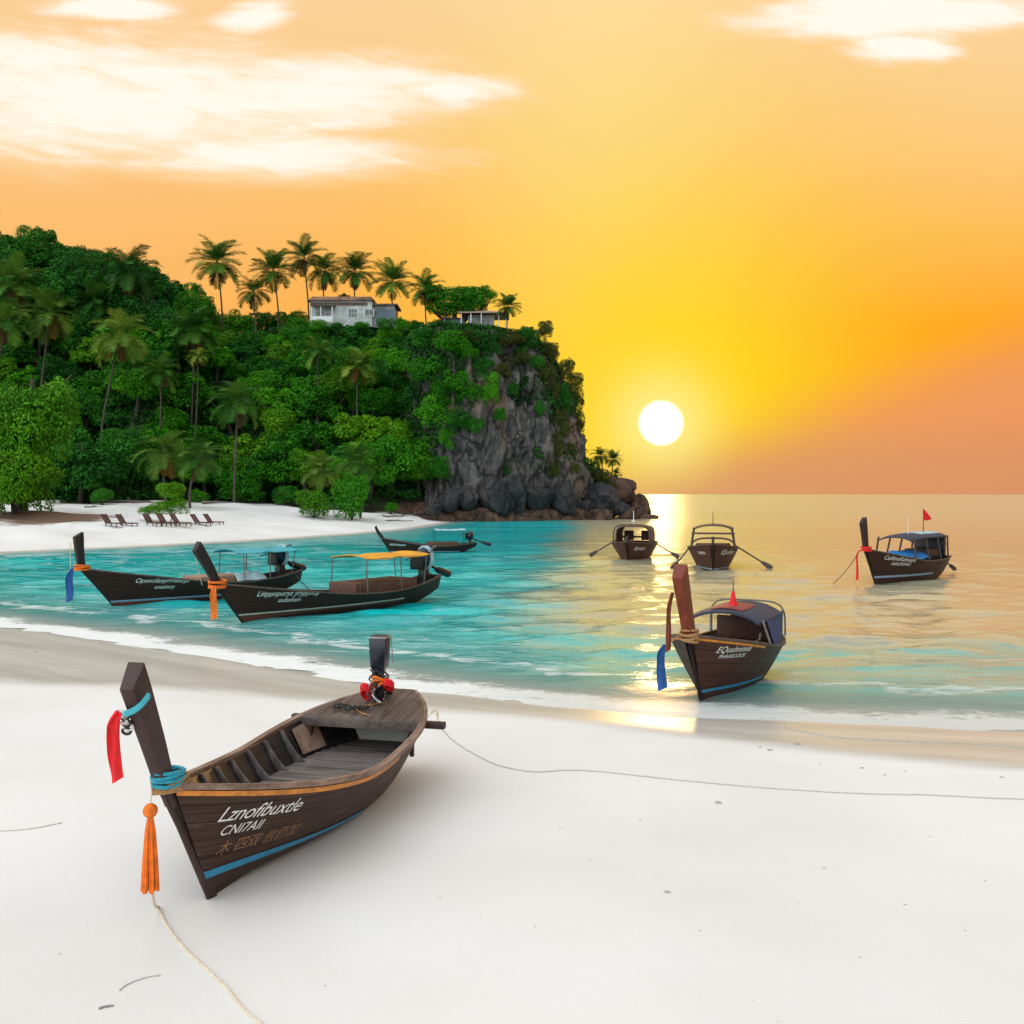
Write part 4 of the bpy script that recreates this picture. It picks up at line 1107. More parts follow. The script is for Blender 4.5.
# --- arched cabins
def cabin(boat, x0, x1, wd, z0, z1, mat, thick=0.05, name='canopy', rake_=0.0, flat=0.45, crown=0.0):
    """arched roof: sides rise from z0 to the rounded roof at z1"""
    def arc(x, o, k):
        pts = []
        for i in range(19):
            t = math.pi * i / 18; c_, s_ = math.cos(t), math.sin(t)
            y = math.copysign(abs(c_) ** flat, c_) * (wd / 2 - o); z = z0 + (z1 - z0 - o + crown * k) * s_ ** flat
            pts.append((x - rake_ * (z - z0), y, z))
        return pts
    rings = []
    for i in range(8):
        x = x0 + (x1 - x0) * i / 7; k = math.sin(math.pi * i / 7); rings.append(arc(x, 0, k) + arc(x, thick, k)[::-1])
    return MB().loft(rings).build(name, mat, boat.root, True)
def hoop(boat, x, wd, z0, z1, rad, mat, name='canopy_hoop', flat=0.45, lean=0.0):
    pts = []
    for i in range(19):
        t = math.pi * i / 18; c_, s_ = math.cos(t), math.sin(t); z = z0 + (z1 - z0) * s_ ** flat
        pts.append((x - lean * (z - z0), math.copysign(abs(c_) ** flat, c_) * wd / 2, z))
    return MB().tube(pts, rad, 6).build(name, mat, boat.root)
def roof_cap(boat, x0, x1, wd, z, mat, arch=0.18, thick=0.05, name='canopy', nose=0.0):
    rings = []
    for i in range(10):
        k = i / 9; x = x0 + (x1 - x0) * k; e = 1 - 0.10 * (2 * k - 1) ** 4; dz_ = -nose * (1 - min(1, k * 3)) ** 2
        t_ = [(x, (j / 10 - .5) * wd * e, z + dz_ + arch * (1 - abs(j / 5 - 1) ** 2.6)) for j in range(11)]
        b_ = [(a, b * .985, c_ - thick) for a, b, c_ in t_[::-1]]
        rings.append(t_ + b_)
    return MB().loft(rings).build(name, mat, boat.root, True)
def mast(boat, x, y, z0, z1, rad, mat, name='mast'):
    return MB().tube([(x, y, z0), (x, y, z1)], [rad, rad * .6], 6).build(name, mat, boat.root)
def oar(boat, label, u, side, out_, z0, ze, fwd_, wd=0.16):
    p = boat.pt(u, 1, side); a = boat.W((p.x, p.y - side * .25, p.z + .16)); b = boat.W((p.x + fwd_, p.y + side * out_, ze))
    o = MB().tube([Vector((0, 0, 0)), (b - a) * 0.72], 0.045, 7).build('oar', M_DARKPIPE, None)
    o.location = a; tag(o, label, 'oar', None)
    dr = (b - a).normalized(); sd = dr.cross(Vector((0, 0, 1))).normalized(); up = sd.cross(dr)
    L_ = (b - a).length; rings = []
    for k, w_ in ((.70, .05), (.76, .12), (.86, .16), (.96, .17), (1.0, .12)):
        c_ = dr * L_ * k; rings.append([c_ + sd * w_ * .35 + up * w_ * .8, c_ - sd * w_ * .35 + up * w_ * .8, c_ - sd * w_ * .35 - up * w_ * .8, c_ + sd * w_ * .35 - up * w_ * .8])
    MB().loft(rings).build('blade', M_DARKPIPE, o, True, 0.02)
    return o

# --- E
Et = Boat('tour_boat', 'dark bow-on boat with round hooped cabin nearest the rock point', loc_px(628, 560.5), (-0.26, -0.965), L=5.6, B=2.75, hb=1.12, hm=0.92, hs=0.95, rake=0.55, prow=(0.62, 1.22), hull=M_HULL_RED, bowp=3.0, stern_w=0.6, post_w=0.14, mid=0.6, draft=.35)
Et.floor_boards(0.12, 0.9, 0.3, M_DECK_A, 0.3)
Et.write('Iznnao', 0.36, 0.0, 0.62, M_LETTER, 0.2, -0.03)
cabin(Et, -1.9, -4.6, 2.15, 0.9, 2.02, M_CANVAS_BROWN, 0.07, flat=0.4)
hoop(Et, -1.6, 2.3, 0.85, 2.10, 0.045, M_CANVAS_BROWN, flat=0.4)
cab = MB().box((-4.3, 0, 1.25), (0.12, 1.9, 0.12)).build('windscreen', M_CANVAS_BROWN, Et.root, True, 0.01)
for y in (-.55, .55): MB().box((-4.2, y, 1.35), (0.3, .6, .62)).build('seat', M_BOX, Et.root, True, 0.05)
mast(Et, -2.4, 0, 2.1, 2.95, 0.04, M_CHARM); MB().box((-2.4, 0, 2.30), (.10, .22, .1)).build('lamp', M_CHARM, Et.root, True, 0.02)
oar(Et, 'oar on the left side of the boat nearest the rock point', .42, -1, 1.35, .3, 0.12, 0.3); oar(Et, 'oar on the right side of the boat nearest the rock point', .42, 1, 1.45, .3, 0.08, 0.0)
# --- F
Ft = Boat('tour_boat', 'dark bow-on boat with double-barred flat canopy afloat just right of the sun path', loc_px(713, 570.5), (-0.20, -0.98), L=5.6, B=2.75, hb=1.40, hm=1.05, hs=1.0, rake=0.6, prow=(0.68, 1.52), hull=M_HULL_RED, bowp=3.0, stern_w=0.6, post_w=0.14, mid=0.6, draft=.35)
Ft.floor_boards(0.12, 0.9, 0.3, M_DECK_A, 0.3)
Ft.strip('painted_stripe', lambda u: 0.02, lambda u: 0.11, 0.0, 0.7, M_PALE_STRIPE)
Ft.write('IQuulnno', 0.36, 0.0, 0.84, M_LETTER, 0.2, -0.03)
Ft.write('oonu', 0.3, -0.0, 0.84, M_LETTER, 0.2, -0.03, side=-1)
roof_cap(Ft, -2.2, -4.8, 2.25, 2.12, M_CANVAS_BROWN, 0.20, 0.07)
MB().box((-2.0, 0, 1.86), (0.09, 2.3, 0.10)).build('canopy_bar', M_CANVAS_BROWN, Ft.root, True, 0.02)
hoop(Ft, -1.7, 2.3, 0.95, 1.62, 0.05, M_DARKPIPE, flat=0.6)
for x in (-2.1, -4.6):
    for side in (1, -1): MB().tube([(x, side * 1.2, 1.0), (x, side * 1.02, 2.15)], 0.05, 6).build('canopy_post', M_DARKPIPE, Ft.root)
MB().box((-4.0, 0, 1.05), (1.2, 1.9, 0.35)).build('seat', M_BOX, Ft.root, True, 0.05)
mast(Ft, -2.3, 0, 2.25, 3.05, 0.025, M_DARKPIPE)
oar(Ft, 'oar on the left side of the double-barred boat in the sun path', .40, -1, 0.85, .3, -0.12, 0.6); oar(Ft, 'oar on the right side of the double-barred boat', .40, 1, 1.75, .3, 0.0, 0.2)
# --- G
Gt = Boat('longtail_boat', 'dark longtail boat with grey roofed cabin and blue tarpaulin alone far right', loc_px(875, 583), (-0.72, -0.694), L=7.0, B=2.2, hb=1.56, hm=0.88, hs=0.95, rake=0.95, prow=(1.2, 2.7), mid=0.55, stern_w=0.5,
          prof=[(-.18, -.3, .2), (0.46, .7, .2), (0.94, 1.56, .24), (1.10, 2.1, .30), (1.28, 2.74, .38)])
Gt.floor_boards(0.12, 0.9, 0.3, M_DECK_A, 0.3)
Gt.strip('painted_stripe', lambda u: 0.22, lambda u: 0.32, 0.0, 0.6, M_PALE_STRIPE)
Gt.write('CaiiibnoKaAoaurt', 0.27, -0.05, 1.08, M_LETTER, 0.25, -0.10)
Gt.write('AIAKONNAO', 0.2, -0.55, 0.80, M_LETTER, 0.25, -0.06)
roof_cap(Gt, -2.0, -5.9, 1.75, 1.98, M_CANVAS_NAVY, 0.16, 0.06, nose=0.12)
roof_cap(Gt, -3.6, -5.7, 1.1, 2.13, M_CANVAS_PALE, 0.06, 0.04, 'roof_hatch')
for x in (-2.05, -3.3, -4.6, -5.75):
    for side in (1, -1):
        u = Gt.u_of_x(x, 1); p = Gt.pt(u, 1, side); MB().tube([(x, p.y - side * .04, p.z - .02), (x - .06, side * .84, 2.0)], 0.045, 6).build('canopy_post', M_DARKPIPE, Gt.root)
rings = []
for i in range(9):
    k = i / 8; x = -1.35 - 2.2 * k
    rings.append([(x, y * (Gt.pt(Gt.u_of_x(x, 1), 1, 1).y - .06), 1.02 + .34 * (1 - y * y) * min(1, 3 * k + .3) + .03 * math.sin(7 * y + 9 * k)) for y in [j / 5 - 1 for j in range(11)]])
MB().loft(rings, False, False).build('tarpaulin', M_BLUE_TARP, Gt.root, True)
MB().box((-4.9, 0, 1.1), (1.2, 1.2, 0.55)).build('seat_box', M_METAL, Gt.root, True, 0.05)
MB().box((-5.85, 0, 1.45), (0.22, 1.45, 0.95)).build('rear_curtain', M_METAL, Gt.root, True, 0.04)
mast(Gt, -2.9, 0.2, 2.1, 2.95, 0.025, M_CHARM)
fl_ = mast(Gt, -4.6, 0.2, 2.15, 3.3, 0.025, M_DARKPIPE, 'flag_pole')
MB().loft([[(-4.6, .2, 3.3), (-4.6, .21, 2.75)], [(-4.85, .3, 3.08), (-4.85, .31, 2.72)], [(-5.15, .36, 2.82), (-5.15, .37, 2.80)]], False, False).build('pennant', M_RED, fl_, True)
longtail_engine(Gt, -6.75, 0.6, 0.9, 2.1, False, -0.40)
wrap(Gt, 1.6, 3, 0.04, M_RED, 'prow_scarf', 'red cloth wound round the prow of the boat with the grey roof', 'scarf', 0.2, 1.3, 0.0, 13)
ribbon('cloth_ribbon', 'long red cloth hanging from the prow of the boat with the grey roof', [Gt.W((1.2, -.1, 1.52)), Gt.W((1.3, -.2, 1.3)), Gt.W((1.26, -.2, .7)), Gt.W((1.28, -.2, .2))], 0.11, M_RED, across=(1, .2, 0))
hang_line(Gt, 'mooring line from the prow of the grey roofed boat into the water', (1.2, -.12, 1.5), (1.9, -1.1, -.03), 0.15, 0.016, M_DARKPIPE)

M_CURTAIN = simple('dark_blue_curtain', (0.012, 0.045, 0.13), 0.7, 0.25, 5, 0.3, bd=0.02)
# --- H: at the water's edge
Ht = Boat('longtail_boat', 'dark brown longtail boat with tall red prow and arched canopy at the water edge', loc_px(701, 700), (-0.46, -0.888), L=3.95, B=2.05, hb=1.36, hm=0.80, hs=0.86, rake=0.84, prow=(1.4, 2.5), hull=M_HULL_RED, stem=M_STEM_RED, rail=M_RAIL, mid=0.7, bowp=2.4, stern_w=0.62, draft=.15, keel_rise=.1, bfull=.40,
          prof=[(-.09, -.15, .14), (0.41, .65, .14), (0.84, 1.36, .2), (1.15, 1.95, .25), (1.44, 2.50, .30)], post_w=0.23)
Ht.floor_boards(0.1, 0.92, 0.3, M_DECK_A, 0.18)
for i in range(4):
    for side in (1, -1): Ht.rib(0.2 + i * 0.15, 0.31, M_RIB, side)
Ht.strip('painted_stripe', lambda u: 0.15, lambda u: 0.215, 0.0, 0.55, M_BLUE_STRIPE)
Ht.strip('rub_rail', lambda u: Ht.zs(u) - 0.08, lambda u: Ht.zs(u) - 0.03, 0.0, 0.30, M_ORANGE_RAIL, 0.014)
Ht.write('EQuuhninne', 0.175, 0.20, 0.97, M_LETTER, 0.25, -0.06)
Ht.write('PHAASUOCK', 0.115, 0.08, 0.84, M_LETTER, 0.25, -0.05)
roof_cap(Ht, -1.6, -3.6, 1.66, 1.38, M_CANVAS_NAVY, 0.20, 0.05, nose=0.03)
roof_cap(Ht, -1.85, -2.95, 0.75, 1.565, M_CANVAS_RED, 0.04, 0.02, 'roof_cloth')
for x in (-1.65, -3.5):
    for side in (1, -1):
        u = Ht.u_of_x(x, 1); p = Ht.pt(u, 1, side); MB().tube([(x, p.y - side * .04, p.z - .02), (x - .02, side * .80, 1.41)], 0.025, 6).build('canopy_post', M_STEEL, Ht.root)
rings = []
for i in range(8):
    k = i / 7; x = -2.0 - 1.5 * k
    p = Ht.pt(Ht.u_of_x(x, 1), 1, 1)
    rings.append([(x, p.y - .05 + (0.80 - p.y + .05) * j / 6 + .012 * math.sin(i * 2.2), p.z + (1.39 - p.z) * j / 6) for j in range(7)])
MB().loft(rings, False, False).build('side_curtain', M_CURTAIN, Ht.root, True)
hoop(Ht, -3.62, 1.70, 0.85, 1.60, 0.020, M_STEEL, flat=.4)
bk = MB().box((-3.45, -.0, 1.0), (0.06, 1.3, 0.5)).build('rear_panel', M_BOX, Ht.root, True, 0.02)
MB().box((-3.42, -.15, 1.34), (0.06, 0.35, 0.20)).build('rear_pillar', M_BOX, Ht.root, True, 0.02)
MB().box((-2.9, 0, 0.62), (0.35, 1.3, 0.05)).build('thwart', M_RAIL, Ht.root, True, 0.01)
MB().tube([(-2.3, .2, .72), (-2.9, .45, .82), (-2.85, .48, .98)], 0.02, 6).build('tiller', M_CHARM, Ht.root)
fn = MB().loft([[(-2.4 + r_ * math.cos(t), .0 + r_ * math.sin(t), z) for t in [2 * math.pi * j / 10 for j in range(10)]] for z, r_ in ((1.60, .11), (1.69, .07), (1.82, .045), (1.90, .03))]).build('roof_finial', M_RED, Ht.root, True)
MB().tube([(-2.4, 0, 1.89), (-2.4, 0, 2.2)], [.014, .006], 6).build('spike', M_DARKPIPE, fn)
wrap(Ht, 1.38, 5, 0.028, M_ROPE_BROWN, 'prow_rope', 'tan rope wound thickly round the red prow at the water edge', 'rope', 0.155, 1.25, 0.02, 14)
ribbon('cloth_ribbon', 'long red cloth hanging from the tall red prow at the water edge', [Ht.W((1.32, -.14, 2.2)), Ht.W((1.30, -.22, 1.9)), Ht.W((1.24, -.24, 1.5)), Ht.W((1.22, -.26, 1.1))], 0.10, M_STEM_RED, across=(1, .2, 0))
ribbon('cloth_ribbon', 'dark blue cloth hanging low from the red prow at the water edge', [Ht.W((.95, -.40, 1.18)), Ht.W((.98, -.48, 1.0)), Ht.W((.95, -.48, .6)), Ht.W((.97, -.44, .34))], 0.19, M_BLUE, across=(1, .3, 0))
hang_line(Ht, 'tan cord holding the dark blue cloth to the red prow', (.90, -.15, 1.38), (.95, -.40, 1.18), 0.03, 0.012, M_ROPE_BROWN, 'cord')
#PART3
# ------------------------------------------------------------------ cliff
CPTS = [(-19, 158), (-15.5, 150), (-11.5, 146.5), (-7, 146.5), (-2, 147.5), (2.5, 149.5), (6.5, 151.5), (9.6, 155), (11.6, 160), (12.4, 168), (11.5, 178), (6, 190)]
plan = catmull([(x, y, 0) for x, y in CPTS], 34)
nS, nV = len(plan), 130
cc = Vector((-3.0, 170, 0))
V = []
def cliff_top(i):
    x = plan[i].x
    return float(np.interp(x, [-19, -14, -8, 0, 6, 10, 12.5], [29.0, 29.4, 29.4, 29.0, 28.8, 28.4, 28.0]))
for i, p in enumerate(plan):
    tg = (plan[min(i + 1, nS - 1)] - plan[max(i - 1, 0)]).normalized(); nrm = Vector((tg.y, -tg.x, 0))
    zt = cliff_top(i)
    rightness = float(np.clip((p.x + 2) / 13.0, 0, 1))
    for j in range(nV):
        v = j / (nV - 1)
        if v < 0.82:
            q = v / 0.82; z = -1.2 + (zt + 1.2) * q
            lean = 1.0 * q + (2.2 + 5.5 * rightness) * max(0, q - 0.52) ** 1.25 * 2.2 + 0.9 * math.sin(q * 9 + p.x * .25) * .5
            P_ = Vector((p.x, p.y, 0)) - nrm * lean
            k = 1.0 - max(0, q - .85) * 4
        else:
            q = (v - 0.82) / 0.18; z = zt + 1.2 * math.sin(q * 1.57)
            lean = 1.0 + (2.2 + 5.5 * rightness) * 0.48 ** 1.25 * 2.2 + .45 * math.sin(9 + p.x * .25)
            P0 = Vector((p.x, p.y, 0)) - nrm * lean
            P_ = P0.lerp(cc, q * 0.97); k = 0.4 * (1 - q)
        a = Vector((P_.x * .16, P_.y * .16, z * .055)); b = Vector((P_.x * .42 + 9, P_.y * .42, z * .16)); c_ = Vector((P_.x * 1.3, P_.y * 1.3, z * .7))
        rid = (1 - abs(noise.noise(a)) * 2.2) * 1.5 + (1 - abs(noise.noise(b)) * 2.2) * 0.95 + noise.noise(c_) * 0.45 + noise.noise(c_ * 2.3) * 0.26 + (1 - abs(noise.noise(Vector((P_.x * .9, P_.y * .9, z * .12)))) * 3) * 0.28
        stp = noise.noise(Vector((P_.x * .1, P_.y * .1, z * .35))) * 0.7
        d = (rid - 1.2 + stp) * k
        V.append((P_.x + nrm.x * d, P_.y + nrm.y * d, z + noise.noise(c_ + Vector((5, 5, 5))) * .25))
cliff_me = np_mesh('cliff', V, grid_faces(nS, nV), None, False)
tag(link('cliff', cliff_me, M_CLIFF), kind='structure')

# brown wave-cut ledge at the cliff's foot
lp = catmull([(-17.5, 139, 0), (-13, 141.0, 0), (-9, 141.6, 0), (-4, 142.6, 0), (1, 144.6, 0), (6, 147.2, 0), (10, 150.5, 0), (13.5, 156, 0), (14.0, 166, 0)], 18)
V = []; nL, nW = len(lp), 16
for i, p in enumerate(lp):
    tg = (lp[min(i + 1, nL - 1)] - lp[max(i - 1, 0)]).normalized(); nrm = Vector((tg.y, -tg.x, 0))
    for j in range(nW):
        q = j / (nW - 1)
        if q < .45: z = -1.5 + 3.0 * (q / .45) ** .8; o_ = .8 * (q / .45) ** 2
        else: z = 1.5 + 1.9 * (q - .45) / .55; o_ = .8 + 7.0 * (q - .45) / .55
        P_ = Vector((p.x, p.y, z)) - nrm * o_
        d = noise.noise(P_ * .28) * 1.1 + noise.noise(P_ * .9) * .4 + (1 - abs(noise.noise(Vector((P_.x * .6, P_.y * .6, 0)))) * 3) * .35
        V.append((P_.x + nrm.x * d, P_.y + nrm.y * d, z + noise.noise(P_ * .6) * .35 * min(1, q * 4)))
tag(link('rock_ledge', np_mesh('rock_ledge', V, grid_faces(nL, nW), None, False), M_LEDGE), 'brown wave cut rock ledge along the foot of the cliff', 'rock', None, 'structure')

# boulders
def boulder(name, label, loc, s, seed, mat=None, group=None):
    bm = bmesh.new(); bmesh.ops.create_icosphere(bm, subdivisions=4, radius=1.0)
    off = Vector((seed * 7.1, seed * 3.3, seed * 1.7))
    for v in bm.verts:
        n_ = v.co.normalized()
        k = 1 + .32 * noise.noise(n_ * .9 + off) + .16 * noise.noise(n_ * 2.1 + off) + .05 * noise.noise(n_ * 6 + off)
        # a few flat split faces
        for q in range(9):
            pl = Vector((noise.noise(off + Vector((q, 0, 0)) * 3.7), noise.noise(off + Vector((0, q, 1)) * 3.1), noise.noise(off + Vector((1, 0, q)) * 2.9))).normalized()
            dcut = n_.dot(pl) * k
            if dcut > .60: k *= 1 - (dcut - .60) * .96 / max(dcut, .1)
        v.co = Vector((n_.x * k * s[0], n_.y * k * s[1], n_.z * k * s[2]))
    for f in bm.faces: f.smooth = True
    me = bpy.data.meshes.new(name); bm.to_mesh(me); bm.free()
    o = link(name, me, mat or M_BOULDER); o.location = loc; o.rotation_euler = (R(12 * math.sin(seed * 2.1)), R(26 * math.sin(seed * 1.3 + 1)), 0)
    return tag(o, label, 'rock', group)
bl = [  # px, py centre, half w, half h, depth, label
    (450, 503, 12, 11, 142, 'slanting dark boulder at the left end of the cliff foot'),
    (468, 500, 13, 15, 144, 'dark leaning boulder below the left of the cliff'),
    (492, 497, 17, 19, 145, 'large dark boulder leaning at the middle of the cliff foot'),
    (515, 497, 13, 21, 146, 'steep dark slab below the cliff centre'),
    (537, 500, 17, 16, 148, 'broad dark boulder under the tan streak of the cliff'),
    (562, 499, 17, 18, 151, 'rounded dark boulder at the right corner of the cliff foot'),
    (602, 503, 21, 17, 158, 'big domed dark boulder standing in front of the islet bushes'),
    (622, 491, 11, 18, 163, 'upright reddish brown rock at the outer end of the islet'),
    (636, 507, 14, 12, 164, 'low sloping rock at the outermost tip of the point'),
    (619, 508, 13, 10, 158, 'small dark boulder between the domed boulder and the tip'),
    (583, 508, 12, 10, 155, 'small dark boulder between the cliff corner and the domed boulder'),
    (432, 510, 12, 7, 139, 'low dark boulder where the far beach meets the cliff foot'),
]
for k, (px, py, hw, hh, d, lb) in enumerate(bl):
    c_ = P3(px, py, d); s_ = d / F
    boulder('boulder', lb, c_, (hw * s_ * 1.15, hw * s_ * 1.1, hh * s_ * 1.15), k + 1, M_LEDGE if k in (7, 8) else None)
for k, (px, hw, d, lb) in enumerate([(598, 20, 154, 'flat brown rock shelf below the domed boulder'), (628, 22, 158, 'flat brown rock shelf running out to the tip of the point'), (648, 9, 162, 'last low brown rock awash at the tip of the point')]):
    c_ = P3(px, 0, d); c_.z = 0.15; boulder('rock_shelf', lb, c_, (hw * d / F * 1.2, 3.5, 1.6 if k < 2 else .8), k + 31, M_LEDGE)
# islet ground behind the boulders
boulder('islet_mound', 'dark rocky mound carrying the islet bushes right of the cliff', P3(597, 497, 170), (6.0, 7, 4.0), 51, M_LEDGE)

# ------------------------------------------------------------------ foliage meshes
def leaf_quads(C_, N_, size, rng, aspect=0.55, curl=0.25):
    """one bent leaf (two quads' worth as a 4-point diamond) per centre"""
    n = len(C_)
    N_ = N_ / np.linalg.norm(N_, axis=1, keepdims=True)
    r_ = rng.normal(size=(n, 3)); T = np.cross(N_, r_); T /= np.linalg.norm(T, axis=1, keepdims=True) + 1e-9
    B = np.cross(N_, T); s = size[:, None]
    a = C_ - T * s * .5; b = C_ + B * s * aspect * .5 - N_ * s * curl * .3 ; c_ = C_ + T * s * .5 - N_ * s * curl; d = C_ - B * s * aspect * .5 - N_ * s * curl * .3
    V = np.stack([a, b, c_, d], 1).reshape(-1, 3)
    return V, np.arange(4 * n).reshape(-1, 4)
def crown_mesh(name, seed, n_leaf, lobes=11, leaf=.085, flat=.72, spread=.62, lump=.40):
    rng = np.random.default_rng(seed)
    cs = [np.zeros(3)]; rs = [.62]
    for k in range(lobes):
        ph = 2.39996 * k + rng.uniform(-.4, .4); zc = rng.uniform(-.75, .95); rr_ = math.sqrt(max(0, 1 - zc * zc * .8))
        cs.append(np.array([math.cos(ph) * rr_ * spread, math.sin(ph) * rr_ * spread, zc * spread * flat])); rs.append(rng.uniform(.75, 1.2) * lump)
    for k in range(lobes * 2):          # small tufts breaking the outline
        j = rng.integers(1, lobes + 1); dr = rng.normal(size=3); dr[2] = abs(dr[2]) * .8; dr /= np.linalg.norm(dr)
        cs.append(cs[j] + dr * rs[j] * .85); rs.append(rng.uniform(.12, .2))
    C_, N_, Tn = [], [], []
    wts = np.array([r * r for r in rs]); wts /= wts.sum()
    for c_, r_, wt in zip(cs, rs, wts):
        m_ = max(20, int(n_leaf * wt)); d = rng.normal(size=(m_, 3)); d /= np.linalg.norm(d, axis=1, keepdims=True)
        d[:, 2] = np.where(d[:, 2] < -.72, -d[:, 2], d[:, 2])
        rad = r_ * (1 - .30 * rng.random(m_) ** 1.6); rad *= 1 + .13 * np.sin(d[:, 0] * 7 + seed) * np.sin(d[:, 1] * 6 + seed * 2) * np.sin(d[:, 2] * 8)
        C_.append(c_ + d * rad[:, None] * np.array([1, 1, .85])); N_.append(d * .8 + np.array([0, 0, .55]) + rng.normal(size=(m_, 3)) * .45)
        Tn.append(np.full(m_, rng.uniform(.25, .75)))
    C_ = np.concatenate(C_); N_ = np.concatenate(N_); Tn = np.concatenate(Tn)
    tint = np.clip(Tn + rng.normal(size=len(C_)) * .20, 0, 1)
    V, Fq = leaf_quads(C_, N_, leaf * rng.uniform(.7, 1.35, len(C_)), rng)
    me = np_mesh(name, V, Fq, {'tint': np.repeat(tint, 4)}, True)
    return me
CROWNS = [crown_mesh('leafy_crown', 10 + k, 8000, 11 + k % 4, .078, .88 + .06 * (k % 3), .60, .40) for k in range(6)]
CROWNS_FINE = [crown_mesh('fine_leafy_crown', 40 + k, 16000, 16, .064, .95, .64, .36) for k in range(2)]
CROWNS_LAYER = [crown_mesh('broad_leafy_crown', 80 + k, 5200, 17, .125, .95, .66, .30) for k in range(3)]
BUSH = [crown_mesh('bush_crown', 60 + k, 5500, 10, .080, .9, .52, .42) for k in range(3)]
def with_mat(me, mat):
    me2 = me.copy(); me2.materials.clear(); me2.materials.append(mat); return me2
CM = {}
def crown_of(kind, k, mat):
    key = (kind, k, mat.name)
    if key not in CM: CM[key] = with_mat({'c': CROWNS, 'f': CROWNS_FINE, 'b': BUSH, 'l': CROWNS_LAYER}[kind][k], mat)
    return CM[key]
TRUNK_ME = []
def trunk_mesh(seed):
    rr = random.Random(seed); m = MB()
    lean = (rr.uniform(-.08, .08), rr.uniform(-.08, .08))
    pts = [(0, 0, -.08), (lean[0] * .3, lean[1] * .3, .2), (lean[0], lean[1], .55), (lean[0] * 1.4, lean[1] * 1.4, .85)]
    m.tube(catmull(pts, 4), [.045 - .030 * i / 12 for i in range(13)], 8)
    for k in range(6):
        a = 2.4 * k + rr.uniform(-.3, .3); z0 = rr.uniform(.38, .65); f = z0 / .85
        s_ = Vector((lean[0] * 1.4 * f, lean[1] * 1.4 * f, z0)); e_ = s_ + Vector((math.cos(a) * .28, math.sin(a) * .28, rr.uniform(.15, .3)))
        m.tube([s_, s_.lerp(e_, .5) + Vector((0, 0, -.02)), e_], [.017, .012, .005], 6)
    o = m.build('trunk', M_TRUNK, None); me = o.data; bpy.data.objects.remove(o); return me
TRUNKS = [trunk_mesh(k) for k in range(4)]
def tree(label, base, h, cw, kind='c', k=0, mat=None, rz=0.0, group=None, name='broadleaf_tree', squash=1.0, cat='tree'):
    """trunk to ~60 % of the height, crown of half-width cw reaching the top"""
    t = empty(name, base, rz, label, cat, group)
    tr = link('trunk', TRUNKS[k % 4], None, t); tr.scale = (h * .9, h * .9, h)
    c_ = link('crown', crown_of(kind, k, mat or M_LEAF), None, t)
    ch = cw * .98 * squash; c_.scale = (cw, cw, ch); c_.location = (0, 0, h - ch * .95)
    return t

# palms
def palm_crown(name, seed, n=20, droop=1.0, dead=2, mat=M_PALM, young=False):
    rng = np.random.default_rng(seed); V, Fq, T = [], [], []
    def q(a, b, c_, d, t):
        i = len(V); V.extend([a, b, c_, d]); Fq.append((i, i + 1, i + 2, i + 3)); T.extend([t] * 4)
    for k in range(n + dead):
        az = 2.39996 * k + rng.uniform(-.25, .25)
        isd = k >= n
        el = R(-62 + rng.uniform(-10, 10)) if isd else R(80 - 112 * ((k + .5) / n) ** 0.95 + rng.uniform(-9, 9))
        L_ = rng.uniform(.86, 1.08) * (.8 if isd else 1); t0 = 1.5 if isd else float(np.clip(rng.normal(.5, .22), 0, 1))
        h = np.array([math.cos(az), math.sin(az), 0]); side = np.array([-math.sin(az), math.cos(az), 0])
        p = np.zeros(3); ns = 22; e_ = el; ps, ts_ = [p.copy()], []
        tw = rng.uniform(-.35, .35)
        for s_ in range(ns):
            tg = h * math.cos(e_) + np.array([0, 0, 1]) * math.sin(e_) + side * tw * .25 * (s_ / ns); p = p + tg * L_ / ns; ps.append(p.copy()); ts_.append(tg)
            e_ -= (0.022 + .050 * (s_ / ns)) * droop * (1.0 if not isd else .25)
        for s_ in range(ns):
            tg = ts_[s_]; up = np.cross(side, tg); up /= np.linalg.norm(up)
            wr = .011 * (1 - .8 * s_ / ns)
            q(ps[s_] - side * wr, ps[s_] + side * wr, ps[s_ + 1] + side * wr * .9, ps[s_ + 1] - side * wr * .9, t0 * .8 + .25 if not isd else 1.5)
            if s_ < 3: continue
            f = s_ / ns; ll = .30 * math.sin(math.pi * min(1, .16 + .84 * f) ** .85) ** .7 * (0.6 if isd else 1) + .05
            for sg in (-1, 1):
                for hf in (0, .5):
                    b0 = ps[s_] + (ps[s_ + 1] - ps[s_]) * hf
                    dr = side * sg * .80 + tg * .62 - up * (-.06 + .30 * droop * rng.uniform(.3, 1.4))
                    dr /= np.linalg.norm(dr); tip = b0 + dr * ll * rng.uniform(.85, 1.1); mid = b0 + dr * ll * .5 + up * .012
                    tip = tip - np.array([0, 0, 1]) * ll * .14 * droop
                    wv = tg * .012
                    tt = float(np.clip(t0 + rng.normal() * .12, 0, 1)) if not isd else 1.5
                    q(b0 - wv * .6, b0 + wv * .6, mid + wv, mid - wv, tt); q(mid - wv, mid + wv, tip + wv * .2, tip - wv * .2, tt)
    me = np_mesh(name, np.array(V), np.array(Fq), {'tint': T}, False); me.materials.append(mat)
    return me
PALMS = [palm_crown('palm_crown', 1, 27, 1.0, 2), palm_crown('palm_crown', 2, 22, 1.3, 2), palm_crown('palm_crown', 3, 30, .8, 1), palm_crown('palm_crown', 4, 21, 1.1, 1)]
PALMS_Y = [palm_crown('palm_crown', 5, 22, 1.2, 2, M_PALM_YEL), palm_crown('palm_crown', 6, 19, 1.5, 3, M_PALM_YEL)]
